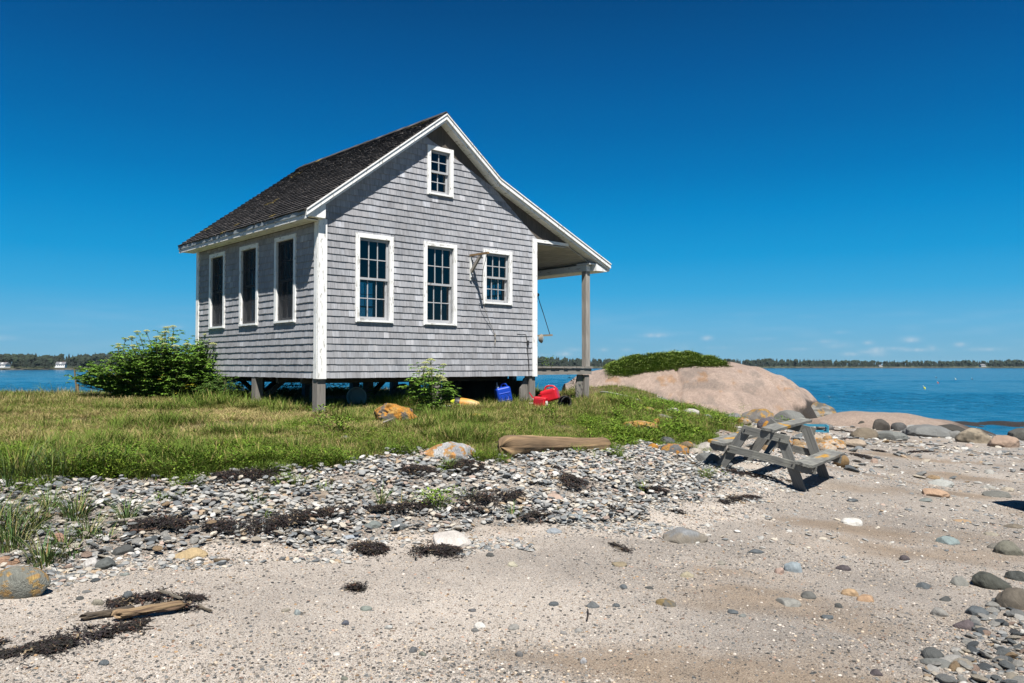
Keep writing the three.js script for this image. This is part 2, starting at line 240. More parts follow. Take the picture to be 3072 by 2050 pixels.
const gableOutline = [[0, 0.015], [WID, 0.015], [WID, 3.05], [6.42, 3.05], [6.42, rakeR(6.42)], [4.18, rakeR(4.18)], [RX, rakeR(RX)], [0, rakeL(0)]];
part('gable_wall', prism(gableOutline, -0.1, 0, gWin.map(w => hole(...w.slice(0, 4)))), mInner, house);
part('side_wall', prism(rect(0.1, DEP - 0.1, 0.015, 3.0), -0.1, 0, lRects.map(w => hole(...w))).applyMatrix4(leftFrame), mInner, house);
part('porch_wall', prism(rect(0.1, DEP - 0.1, 0.015, 3.02), -0.1, 0, [...rRects.map(w => hole(...w)), rect(2.4, 3.3, 0.23, 2.35)]).applyMatrix4(rightFrame), std([0.2, 0.2, 0.21], 0.9, { map: grainMap }), house);
part('rear_wall', prism([[0, 0.015], [WID, 0.015], [WID, 3.1], [RX, 5.16], [0, 3.06]], -0.1, 0, bRects.map(w => hole(...w))).applyMatrix4(backFrame), mInner, house);
part('floor', boxAt(0.1, WID - 0.1, 0.02, 0.14, -DEP + 0.1, -0.1), mDarkWood, house);
part('loft_floor', boxAt(0.1, WID - 0.1, 2.96, 2.99, -DEP + 0.1, -0.1), mInner, house);
part('porch_door', boxAt(WID - 0.09, WID - 0.05, 0.235, 2.345, -3.29, -2.41), mPaint, house);

// shingles: courses of tapered shakes cut round windows and along the rakes
function clip(poly, a, b, c) { const out = []; for (let i = 0; i < poly.length; i++) { const p = poly[i], q = poly[(i + 1) % poly.length], dp = a * p[0] + b * p[1] - c, dq = a * q[0] + b * q[1] - c; if (dp <= 0) out.push(p); if ((dp < 0) !== (dq < 0) && dp !== dq) { const t = dp / (dp - dq); out.push([p[0] + (q[0] - p[0]) * t, p[1] + (q[1] - p[1]) * t]); } } return out; }
function shake(poly, y0, e, thick, thin, jut, ou, ov) {   // prism over a convex outline whose face leans in towards the top
  const zf = y => mixn(thick, thin, clamp((y - y0) / e)) + jut, n = poly.length, pos = [], uv = [];
  const put = (p, z) => { pos.push(p[0], p[1], z); uv.push(p[0] + ou, p[1] + ov); };
  for (let i = 1; i < n - 1; i++) for (const k of [0, i, i + 1]) put(poly[k], zf(poly[k][1]));
  for (let i = 0; i < n; i++) { const p = poly[i], q = poly[(i + 1) % n]; put(p, 0); put(q, 0); put(q, zf(q[1])); put(p, 0); put(q, zf(q[1])); put(p, zf(p[1])); }
  const g = new THREE.BufferGeometry(); g.setAttribute('position', new THREE.Float32BufferAttribute(pos, 3)); g.setAttribute('uv', new THREE.Float32BufferAttribute(uv, 2)); g.computeVertexNormals(); return g;
}
function shakes({ x0, x1, y0, y1, e, cuts = [], lines = [], thick, thin, jag, wmin, wmax, colour, seed, frame }) {
  const r = rng(seed), out = [];
  for (let k = 0, y = y0; y < y1; k++, y += e) {
    for (let x = x0 - r() * 0.06; x < x1;) {
      const w = wmin + r() * (wmax - wmin), a = Math.max(x, x0), b = Math.min(x + w - 0.0008 - r() * 0.0016, x1); x += w;
      if (b - a < 0.012) continue;
      const dy = (r() - 0.5) * jag, sk = (r() - 0.5) * jag * 0.5, jut = (r() - 0.3) * 0.003, c = colour(r, (a + b) / 2, y), ou = r() * 9, ov = r() * 9;
      let pieces = [[a, b, y + dy, y + e + 0.006]];
      for (const q of cuts) pieces = pieces.flatMap(([a, b, c, d]) => { if (b <= q[0] || a >= q[1] || d <= q[2] || c >= q[3]) return [[a, b, c, d]]; const l = []; if (a < q[0]) l.push([a, q[0], c, d]); if (b > q[1]) l.push([q[1], b, c, d]); const m = Math.max(a, q[0]), n = Math.min(b, q[1]); if (c < q[2]) l.push([m, n, c, q[2]]); if (d > q[3]) l.push([m, n, q[3], d]); return l; });
      for (const [a, b, c0, d] of pieces) {
        if (b - a < 0.008 || d - c0 < 0.008) continue;
        let poly = [[a, c0 + sk], [b, c0 - sk], [b, d], [a, d]];
        for (const l of lines) { poly = clip(poly, ...l); if (poly.length < 3) break; }
        if (poly.length < 3) continue;
        const g = tint(shake(poly, y, e, thick, thin, jut, ou, ov), c).applyMatrix4(frame);
        g.computeBoundingBox(); const m = g.boundingBox.getCenter(V(0, 0, 0));
        out.push({ g, m, size: (b - a) * (d - c0) });
      }
    }
  }
  return out;
}
function showLargest(list, count, name, restName, mat, camLocal) {
  for (const s of list) s.rank = s.size / s.m.distanceToSquared(camLocal);
  list.sort((a, b) => b.rank - a.rank);
  for (const s of list.slice(0, count)) part(name, s.g, mat, house);
  const rest = part(restName, merged(list.slice(count).map(s => s.g)), mat, house); rest.userData.kind = 'stuff'; return rest;
}
house.updateMatrixWorld();
const camLocal = house.worldToLocal(EYE.clone());
const greyShake = (b, warm) => (r, x, y) => { let k = b * (0.92 + r() * 0.16) * (1 + 0.10 * n2(x * 0.8, y * 1.5, 44) + 0.09 * n2(x * 5, y * 0.7, 45)); const q = r(); if (q < 0.035) k *= 1.4; else if (q < 0.10) k *= 1.15; else if (q > 0.94) k *= 0.86; const t = (r() - 0.5) * 0.03; return [k * (0.985 + warm + t), k * (1.0 + warm * 0.5), k * (1.06 - warm - t)]; };
const inset = w => [w[0] + 0.03, w[1] - 0.03, w[2] + 0.02, w[3] - 0.03];
const gLines = [[-0.753, 1, rakeL(0) - 0.002], [0.753, 1, 5.180 + 0.753 * RX - 0.002]];
const walls = [
  ...shakes({ x0: 0.13, x1: WID - 0.1, y0: 0.012, y1: 3.05, e: 0.1268, cuts: gWin.map(inset), lines: gLines, thick: 0.021, thin: 0.004, jag: 0.005, wmin: 0.075, wmax: 0.2, colour: greyShake(0.43, 0.0), seed: 3, frame: frontFrame }),
  ...shakes({ x0: 0.0, x1: 6.5, y0: 0.012 + 24 * 0.1268, y1: 5.2, e: 0.1268, cuts: gWin.map(inset), lines: [...gLines, [0.430, 1, 4.088 + 0.430 * 4.18 - 0.002]], thick: 0.021, thin: 0.004, jag: 0.005, wmin: 0.075, wmax: 0.2, colour: greyShake(0.43, 0.0), seed: 4, frame: frontFrame }),
  ...shakes({ x0: 0.1, x1: DEP - 0.1, y0: 0.012, y1: 2.86, e: 0.1268, cuts: lRects.map(inset), lines: [[0, 1, 2.855]], thick: 0.021, thin: 0.004, jag: 0.008, wmin: 0.075, wmax: 0.2, colour: greyShake(0.43, 0.0), seed: 5, frame: leftFrame })];
showLargest(walls, 300, 'wall_shingle', 'wall_shingle_field', mShingle, camLocal);

// roof: boarding, then dark weathered shakes
const roofUnder = [[-0.37, 2.85], [RX, 5.184], [4.18, 4.092], [TIP, 2.55]], roofOver = [[TIP, 2.70], [4.23, 4.238], [RX, 5.352], [-0.37, 3.0]];
part('roof_boarding', prism([...roofUnder, ...roofOver], -DEP - 0.2, 0.178), mPaint, house);
const slope = (ox, oy, dx, dy, zdir, oz) => { const l = Math.hypot(dx, dy), Y = V(dx / l, dy / l, 0), X = V(0, 0, zdir), Z = V(0, 0, 0).crossVectors(X, Y); return new THREE.Matrix4().makeBasis(X, Y, Z).setPosition(ox, oy, oz); };
const darkShake = (r, x, y) => { let k = 0.044 * (0.55 + r() * 0.9); const q = r(); if (q < 0.05) k *= 2.4; else if (q < 0.16) k *= 1.5; if (q > 0.9) k *= 0.65; const t = r() * 0.25; const li = n2(x * 1.1 + 4, y * 1.6, 41) > 0.62 && r() < 0.3; return li ? [0.26, 0.19, 0.05] : [k * 1.06, k * (0.95 - t * 0.1), k * (0.92 - t * 0.2)]; };
const rl = Math.hypot(3.1 + 0.03, 2.352), lenZ = DEP + 0.2 + 0.225;
const roofA = shakes({ x0: 0, x1: lenZ, y0: 0, y1: rl + 0.02, e: 0.127, lines: [[0, 1, rl + 0.025]], thick: 0.032, thin: 0.008, jag: 0.035, wmin: 0.08, wmax: 0.2, colour: darkShake, seed: 8, frame: slope(-0.40, 2.986, 3.1, 2.352, 1, -DEP - 0.2) });
const l1 = Math.hypot(1.5, 1.114), l2 = Math.hypot(3.53, 1.538);
const roofB = [...shakes({ x0: 0, x1: lenZ, y0: 0, y1: l2, e: 0.127, thick: 0.032, thin: 0.008, jag: 0.035, wmin: 0.1, wmax: 0.22, colour: darkShake, seed: 9, frame: slope(TIP + 0.03, 2.692, -3.56, 1.546, -1, 0.225) }),
...shakes({ x0: 0, x1: lenZ, y0: 0, y1: l1, e: 0.127, lines: [[0, 1, l1 + 0.02]], thick: 0.032, thin: 0.008, jag: 0.035, wmin: 0.1, wmax: 0.22, colour: darkShake, seed: 10, frame: slope(4.23, 4.24, -1.5, 1.114, -1, 0.225) })];
showLargest([...roofA, ...roofB], 300, 'roof_shingle', 'roof_shingle_field', mRoof, camLocal);
{ const r = rng(61); for (let k = 0; k < 30; k++) { const z0 = 0.22 - k * 0.207, t = 5.385 + r() * 0.012; for (const s of [-1, 1]) { const g = bar(V(RX + s * 0.005, t, z0 - 0.1), V(RX + s * 0.125, t - 0.094, z0 - 0.1), 0.2 + r() * 0.02, 0.014, V(0, 1, 0)); part('ridge_cap', tint(g, darkShake(r, 0, k)), mRoof, house); } } }

// rake and eave trim
const strip = (f, xa, xb, lo, hi, z0, z1) => prism([[xa, f(xa) + lo], [xb, f(xb) + lo], [xb, f(xb) + hi], [xa, f(xa) + hi]], z0, z1);
for (const [lo, hi, z1] of [[0.0, 0.05, 0.196], [0.054, 0.136, 0.240], [0.142, 0.168, 0.258]]) {
  part('rake_board', strip(rakeL, -0.372, RX, lo, hi, 0.178, z1), mPaint, house);
  part('rake_board', strip(rakeR, RX, 4.18, lo, hi, 0.178, z1 - 0.001), mPaint, house);
  part('rake_board', strip(rakeR, 4.1801, TIP + 0.002, lo, hi, 0.178, z1 - 0.002), mPaint, house);
}
part('eave_fascia', boxAt(-0.374, -0.352, 2.842, 2.915, -DEP - 0.2, 0.176), mPaintOld, house);
part('eave_gutter_board', boxAt(-0.392, -0.374, 2.918, 2.992, -DEP - 0.2, 0.176), std([0.30, 0.34, 0.37], 0.75, { map: paintMap, bumpMap: grainBump, bumpScale: 0.003 }), house, 'grey weathered gutter board along the left eave');
part('eave_soffit', boxAt(-0.352, -0.03, 2.862, 2.88, -DEP - 0.19, 0.02), mPaint, house);
part('eave_return', prism([[-0.29, 2.90], [0.035, 2.895], [0.035, 3.135], [0.02, 3.14], [-0.27, 2.925]], 0.03, 0.176), mPaint, house);
part('corner_board', boxAt(-0.03, 0.148, 0, 2.91, 0.001, 0.036), mPaint, house);
part('corner_board', boxAt(-0.036, -0.001, 0.002, 2.858, -0.115, 0), mPaint, house);
part('corner_board', boxAt(-0.036, -0.001, 0.002, 2.858, -DEP - 0.03, -DEP + 0.12), mPaint, house);
part('corner_board', boxAt(-0.03, 0.1, 0.004, 2.858, -DEP - 0.032, -DEP - 0.002), mPaint, house);
part('corner_board', boxAt(WID - 0.135, WID + 0.008, 0, 3.03, 0.001, 0.036), mPaint, house);
part('corner_board', boxAt(WID + 0.001, WID + 0.032, 0.225, 3.0, -0.115, 0), mPaint, house);
part('porch_frieze', boxAt(WID - 0.135, 6.5, 3.034, 3.104, 0.001, 0.033), mPaint, house);
// porch ceiling: narrow boards, level by the wall and then falling with the roof
for (let k = 0; k < 11; k++) { const x = 5.47 + k * 0.09; part('ceiling_board', boxAt(x, x + 0.086, 3.0, 3.02, -DEP, -0.002), mCeiling, house); }
for (let k = 0; k < 9; k++) { const x = 6.465 + k * 0.09; part('ceiling_board', prism([[x, rakeR(x) - 0.062], [x + 0.086, rakeR(x + 0.086) - 0.062], [x + 0.086, rakeR(x + 0.086) - 0.042], [x, rakeR(x) - 0.042]], -DEP, -0.002), mCeiling, house); }
part('porch_beam', boxAt(7.14, 7.30, 2.515, 2.66, -DEP, -0.004), mPaintOld, house);
part('porch_beam_cap', boxAt(7.12, 7.42, 2.664, 2.70, -0.3, 0.12), mPaintOld, house);
part('porch_eave_return', prism([[7.31, 2.52], [7.735, 2.522], [7.735, 2.548], [7.31, 2.70]], 0.0, 0.17), mPaint, house);
part('porch_soffit', boxAt(7.31, 7.74, 2.52, 2.535, -DEP - 0.19, -0.005), mPaint, house);
part('porch_fascia', boxAt(7.745, 7.77, 2.535, 2.66, -DEP - 0.2, 0.176), mPaint, house);

// windows: casing, sill, two sashes of small panes
function makeWindow(frame, [x0, x1, y0, y1, cols, rowsTop, rowsLow], name = 'window') {
  const w = new THREE.Group(); w.name = name; w.applyMatrix4(frame); house.add(w);
  part('casing', boxAt(x0, x0 + CAS, y0, y1, 0.002, 0.040), mPaint, w); part('casing', boxAt(x1 - CAS, x1, y0, y1, 0.002, 0.040), mPaint, w);
  part('casing', boxAt(x0 + CAS, x1 - CAS, y1 - 0.08, y1, 0.002, 0.038), mPaint, w);
  part('sill', boxAt(x0 + 0.025, x1 - 0.025, y0 + 0.012, y0 + 0.05, 0.002, 0.058), mPaint, w);
  const a = x0 + CAS + 0.002, b = x1 - CAS - 0.002, c = y0 + 0.052, d = y1 - 0.082, mid = (c + d) / 2 + 0.01;
  for (const q of [[a - 0.02, a + 0.004, c, d], [b - 0.004, b + 0.02, c, d], [a, b, d - 0.004, d + 0.02], [a, b, c - 0.012, c + 0.004]]) part('jamb', boxAt(...q, -0.098, 0.001), mSash, w);
  for (const [lo, hi, z, rows, bot] of [[mid - 0.022, d - 0.005, -0.028, rowsTop, 0.044], [c + 0.005, mid + 0.022, -0.066, rowsLow, 0.058]]) {
    const s = 0.038, L = a + 0.005, R = b - 0.005;
    part('sash_stile', boxAt(L, L + s, lo, hi, z - 0.03, z), mSash, w); part('sash_stile', boxAt(R - s, R, lo, hi, z - 0.03, z), mSash, w);
    part('sash_rail', boxAt(L + s, R - s, lo, lo + bot, z - 0.031, z + 0.001), mSash, w); part('sash_rail', boxAt(L + s, R - s, hi - 0.04, hi, z - 0.031, z + 0.001), mSash, w);
    const gx0 = L + s, gx1 = R - s, gy0 = lo + bot, gy1 = hi - 0.04, pw = (gx1 - gx0) / cols, ph = (gy1 - gy0) / rows;
    for (let i = 1; i < cols; i++) part('muntin', boxAt(gx0 + i * pw - 0.009, gx0 + i * pw + 0.009, gy0, gy1, z - 0.025, z - 0.004), mSash, w);
    for (let j = 1; j < rows; j++) part('muntin', boxAt(gx0, gx1, gy0 + j * ph - 0.009, gy0 + j * ph + 0.009, z - 0.026, z - 0.005), mSash, w);
    for (let i = 0; i < cols; i++) for (let j = 0; j < rows; j++) { const g = new THREE.PlaneGeometry(pw - 0.012, ph - 0.012); const q = part('pane', moved(g, gx0 + (i + 0.5) * pw, gy0 + (j + 0.5) * ph, z - 0.015), mGlass, w); q.castShadow = false; }
  }
}
for (const w of gWin) makeWindow(frontFrame, w);
for (const w of lRects) makeWindow(leftFrame, [...w, 3, 2, 2]);
for (const w of lRects) part('insect_screen', moved(new THREE.PlaneGeometry(w[1] - w[0] - 0.18, w[3] - w[2] - 0.14), (w[0] + w[1]) / 2, (w[2] + w[3]) / 2, -0.012).applyMatrix4(leftFrame), new THREE.MeshStandardMaterial({ color: C(0.005, 0.007, 0.011), roughness: 0.9, transparent: true, opacity: 0.74, side: THREE.DoubleSide }), house);
for (const w of rRects) makeWindow(rightFrame, [...w, 3, 2, 2]);
for (const w of bRects) makeWindow(backFrame, [...w, 3, 2, 2]);
{ const cloth = std([0.5, 0.55, 0.5], 0.95); const g = new THREE.PlaneGeometry(0.34, 1.35, 24, 1), p = g.attributes.position; for (let i = 0; i < p.count; i++) p.setZ(i, 0.025 * Math.sin(p.getX(i) * 70)); part('curtain', moved(g, 1.06, 1.85, -DEP + 0.2), cloth, house); part('curtain', moved(g.clone(), 3.72, 0, 0), cloth, house); }

// posts, braces, deck
const pier = (x, z, w = 0.19) => { const y = land(...(q => [q.x, q.z])(house.localToWorld(V(x, 0, z)))) - P0[1] - 0.12; return part('post', boxAt(x - w / 2, x + w / 2, y, 0.018, z - w / 2, z + w / 2), mPost, house); };
for (const x of [0.075, 2.72, 5.36]) for (const z of [-0.1, -2.64, -5.52]) pier(x, z, 0.17);
pier(1.45, -5.5); pier(4.1, -5.5); pier(1.4, -2.64); pier(4.0, -2.64);
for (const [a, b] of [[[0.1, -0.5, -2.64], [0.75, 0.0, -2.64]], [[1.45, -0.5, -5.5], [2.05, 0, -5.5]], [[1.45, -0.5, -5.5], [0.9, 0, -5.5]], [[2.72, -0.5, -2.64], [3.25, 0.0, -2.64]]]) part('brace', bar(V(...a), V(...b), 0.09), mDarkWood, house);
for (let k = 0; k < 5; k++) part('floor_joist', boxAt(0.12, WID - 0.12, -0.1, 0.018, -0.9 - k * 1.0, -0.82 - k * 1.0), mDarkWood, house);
for (let k = 0; k < 13; k++) { const x = 5.5 + k * 0.1405; part('deck_board', boxAt(x, x + 0.134, 0.184, 0.221, -DEP, 0.028 + 0.008 * Math.sin(k * 2.3)), mDeck, house); }
part('deck_rim', boxAt(5.475, 7.32, 0.034, 0.172, -0.05, -0.008), mDeck, house); part('deck_rim', boxAt(7.278, 7.318, 0.036, 0.17, -DEP, -0.052), mDeck, house);
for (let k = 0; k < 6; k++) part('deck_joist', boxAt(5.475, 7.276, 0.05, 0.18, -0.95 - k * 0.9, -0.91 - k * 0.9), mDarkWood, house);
part('porch_post', boxAt(7.145, 7.285, 0.223, 2.514, -0.16, -0.02), std([0.40, 0.37, 0.33], 0.85, { map: grainMap, bumpMap: grainBump, bumpScale: 0.003 }), house);
part('porch_post', boxAt(7.145, 7.285, 0.223, 2.514, -DEP + 0.1, -DEP + 0.24), mDeck, house);
for (const z of [-0.12, -2.7, -5.5]) pier(7.2, z, 0.15);
part('post_gusset', prism([[7.1, 0.03], [6.82, 0.03], [6.7, -0.22], [6.72, -0.52], [6.98, -0.52], [7.1, -0.3]].map(([x, y]) => [x * 0.55 + 3.2, y]), -0.14, -0.1), mPost, house);
part('post_gusset', prism([[5.27, 0.0], [5.18, -0.05], [5.06, -0.26], [5.06, -0.6], [5.27, -0.6]], -0.13, -0.08), mPost, house);

// boards closing the dark space under the porch side and the rear
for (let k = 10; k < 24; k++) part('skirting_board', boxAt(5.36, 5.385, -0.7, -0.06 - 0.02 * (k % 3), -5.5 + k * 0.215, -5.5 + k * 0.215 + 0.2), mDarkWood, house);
// bracket on the gable with its rope, and the cable down the corner
{ const b = new THREE.Group(); b.name = 'bracket'; house.add(b);
  part('backing_board', boxAt(3.505, 3.55, 2.03, 2.56, 0.016, 0.05), mPaintOld, b);
  part('arm', boxAt(3.50, 3.555, 2.535, 2.575, 0.02, 0.60), mBrown, b); part('strut', bar(V(3.528, 2.21, 0.05), V(3.528, 2.535, 0.36), 0.045, 0.06), std([0.36, 0.33, 0.29], 0.9, { map: grainMap }), b);
  part('bolt', moved(new THREE.CylinderGeometry(0.018, 0.018, 0.03, 10), 3.53, 2.08, 0.06, Math.PI / 2), mIron, b); part('bolt', moved(new THREE.CylinderGeometry(0.018, 0.018, 0.03, 10), 3.56, 2.44, 0.04, Math.PI / 2), mIron, b);
  part('rope', tube([[3.53, 2.53, 0.55], [3.60, 2.1, 0.32], [3.82, 1.5, 0.12], [4.10, 1.06, 0.05], [4.21, 0.9, 0.035]], 0.006), mRope, b);
  part('rope', tube([[4.21, 0.92, 0.035], [4.195, 0.86, 0.045], [4.22, 0.8, 0.03], [4.2, 0.74, 0.04], [4.21, 0.68, 0.03]], 0.010), mRope, b);
  const c = new THREE.Group(); c.name = 'cable'; house.add(c);
  part('junction_box', boxAt(5.15, 5.2, 0.70, 0.80, 0.016, 0.05), mIron, c); part('wire', tube([[5.16, 0.7, 0.025], [5.19, 0.45, 0.025], [5.215, 0.2, 0.025], [5.22, -0.02, 0.02]], 0.010), mIron, c); part('wire', tube([[4.86, 0.94, 0.022], [5.0, 0.93, 0.022], [5.12, 0.93, 0.022], [5.14, 0.86, 0.024], [5.16, 0.79, 0.028]], 0.006), mIron, c);
}

// ---------------------------------------------------------------- rocks
const mRock = std([1, 1, 1], 0.9, { vertexColors: true, map: rep(stoneMap, 2.2), bumpMap: rep(stoneBump, 2.2), bumpScale: 0.012 });
const mSmooth = std([1, 1, 1], 0.82, { vertexColors: true, map: rep(stoneMap, 5), bumpMap: rep(stoneBump, 5), bumpScale: 0.004 });
const LICHEN = [0.50, 0.21, 0.018];
function rockGeo({ s: [rx, ry, rz], seed, detail = 8, rough = 0.2, freq = 1.2, facets = 0, col = [0.2, 0.2, 0.2], col2, lichen = 0, lichenCol = LICHEN, streak = 0, wet = null }) {
  let g = new THREE.IcosahedronGeometry(1, detail); g.deleteAttribute('uv'); g.deleteAttribute('normal'); g = mergeVertices(g, 1e-4);
  const p = g.attributes.position, r = rng(seed * 131 + 7), pl = [], q = V(0, 0, 0), n = p.count, uv = new Float32Array(n * 2), c = new Float32Array(n * 3), o = seed * 3.7;
  for (let i = 0; i < facets; i++) pl.push([V(r() * 2 - 1, r() * 2 - 1, r() * 2 - 1).normalize(), 0.62 + r() * 0.25]);
  for (let i = 0; i < n; i++) {
    q.fromBufferAttribute(p, i).normalize(); const d = q.clone(); let k = 1 + rough * 1.6 * fbm(d.x * freq + o, d.y * freq, d.z * freq, 4);
    for (const [a, h] of pl) { const t = d.dot(a); if (t > 0.05) k = Math.min(k, mixn(k, h / t, 0.85)); }
    k += rough * 0.16 * fbm(d.x * freq * 5 + o, d.y * freq * 5, d.z * freq * 5, 2);
    p.setXYZ(i, d.x * k * rx, d.y * k * ry, d.z * k * rz); uv.set([d.x * rx + d.y * ry * 0.6 + o, d.z * rz + d.y * ry * 0.8], i * 2);
  }
  g.computeVertexNormals(); const nn = g.attributes.normal, R = Math.max(rx, ry, rz);
  for (let i = 0; i < n; i++) {
    const x = p.getX(i), y = p.getY(i), z = p.getZ(i), f = 2.2 / R; let v = 1 + 0.22 * fbm(x * f + o, y * f, z * f, 4), cc = col.map(k => k * v);
    if (col2) { const t = step01(-0.1, 0.22, fbm(x * f * 0.8 + 9 + o, y * f * (streak || 0.8), z * f * 0.8, 4)); cc = cc.map((k, j) => mixn(k, col2[j] * v, t)); }
    if (lichen > 0) { const hi = fbm(x * f * 6 + 3, y * f * 6, z * f * 6 + o, 3), t = step01(0.03, 0.09, fbm(x * f * 1.3 + 30 + o, y * f * 1.3, z * f * 1.3, 5) + 0.30 * hi + lichen * 0.5 - 0.3 + 0.22 * nn.getY(i)); const w = 0.65 + 0.6 * hash(i, seed, 3), yl = step01(-0.1, 0.3, fbm(x * f * 3 + 8, y * f * 3, z * f * 3 + o, 3)); cc = cc.map((k, j) => mixn(k, mixn(lichenCol[j], [0.42, 0.29, 0.08][j], yl * 0.6) * w, t * 0.86)); }
    if (wet && y < wet[0] + 0.12 * R * n3(x * f, y, z * f)) cc = cc.map(k => k * wet[1]);
    c.set(cc, i * 3);
  }
  g.setAttribute('uv', new THREE.BufferAttribute(uv, 2)); g.setAttribute('color', new THREE.BufferAttribute(c, 3)); return g;
}
let rockSeed = 1;
function rockAt(name, px, py, w, h, label, o = {}) {      // px, py: foot of the rock; w, h: breadth and height seen
  const s = spot(px, py), rx = w * s.m / 2, ry = h * s.m * (o.tall ?? 0.62), rz = rx * (o.deep ?? 0.75);
  const m = thing(name, rockGeo({ s: [rx, ry, rz], seed: ++rockSeed, ...o }), o.smooth ? mSmooth : mRock, label, o.category ?? (name.includes('boulder') ? 'boulder' : 'stone'), o.group);
  const z = s.z - rz * 0.6; m.position.set(s.x, land(s.x, z) + ry * (o.lift ?? 0.3), z); m.rotation.set(0, o.turn ?? (rockSeed * 2.4) % 1 - 0.5, o.tilt ?? 0, 'YXZ'); return m;
}

// the granite dome behind the grass, and the low whaleback by the water
const graniteMap = tex(512, 512, (x, y) => { const b = n3(x / 2, y / 2, 4, 256), c = n3(x / 32, y / 32, 2, 16), d = n3(x / 8, y / 8, 6, 64); const g = 0.80 + 0.16 * b + 0.11 * c + 0.12 * d; return b > 0.45 || d > 0.6 ? [g * 0.72, g * 0.66, g * 0.62] : [g, g * 0.985, g * 0.97]; });
const mGranite = std([1.28, 1.26, 1.24], 0.9, { vertexColors: true, map: rep(graniteMap, 0.9), bumpMap: rep(stoneBump, 1.1), bumpScale: 0.06 });
function whaleback({ xs, top, z0, z1, base: b, pow = 2.3, seed, colour, crease, nz = 90, apron }) {
  const pos = [], uv = [], col = [], idx = [], nx = xs.length - 1;
  for (let j = 0; j <= nz; j++) for (let i = 0; i <= nx; i++) {
    const x = xs[i], t = i / nx, s = j / nz * 2 - 1, [h, spread] = top(t), zc = (z0 + z1) / 2, hz = (z1 - z0) / 2 * spread, k = 1 - Math.abs(s) ** pow;
    let y = b + (h - b) * k, z = zc + hz * s; if (apron) y = Math.max(y, apron(t, s)); y += (0.10 * fbm(x * 0.5, z * 0.5, seed, 4) + 0.025 * fbm(x * 2.6, z * 2.6, seed + 3, 3)) * clamp(k * 3); if (crease) y -= crease(t, s);
    pos.push(x + 0.12 * fbm(x * 0.4, z * 0.4, seed + 8, 2), y, z); const pv = pos.length - 3, ab = (j - 1) * (nx + 1) + i; uv.push(x, j ? uv[ab * 2 + 1] + Math.hypot(pos[pv + 1] - pos[ab * 3 + 1], pos[pv + 2] - pos[ab * 3 + 2]) : x * 0.3); col.push(...colour(x, y, z, t, s));
  }
  const R = nx + 1; for (let j = 0; j < nz; j++) for (let i = 0; i < nx; i++) { const a = j * R + i; idx.push(a, a + R, a + 1, a + 1, a + R, a + R + 1); }
  const g = new THREE.BufferGeometry(); g.setAttribute('position', new THREE.Float32BufferAttribute(pos, 3)); g.setAttribute('uv', new THREE.Float32BufferAttribute(uv, 2)); g.setAttribute('color', new THREE.Float32BufferAttribute(col, 3)); g.setIndex(idx); g.computeVertexNormals(); return g;
}
const curve = pts => t => { let k = 0; while (k < pts.length - 2 && t > pts[k + 1][0]) k++; const a = pts[k], b = pts[k + 1], u = sm(clamp((t - a[0]) / (b[0] - a[0]))); return mixn(a[1], b[1], u); };
const DZ = 43, pxX = px => (px - 1536) / F * DZ, pyY = py => 1.6 + (1098 - py) / F * DZ;
const domeTop = curve([[0, pyY(1150)], [0.08, pyY(1118)], [0.2, pyY(1104)], [0.35, pyY(1092)], [0.5, pyY(1084)], [0.62, pyY(1086)], [0.74, pyY(1100)], [0.84, pyY(1124)], [0.92, pyY(1160)], [0.975, pyY(1196)], [1, pyY(1262)]]);
const domeSpread = curve([[0, 0.55], [0.2, 0.8], [0.5, 1], [0.8, 0.9], [0.95, 0.6], [1, 0.35]]);
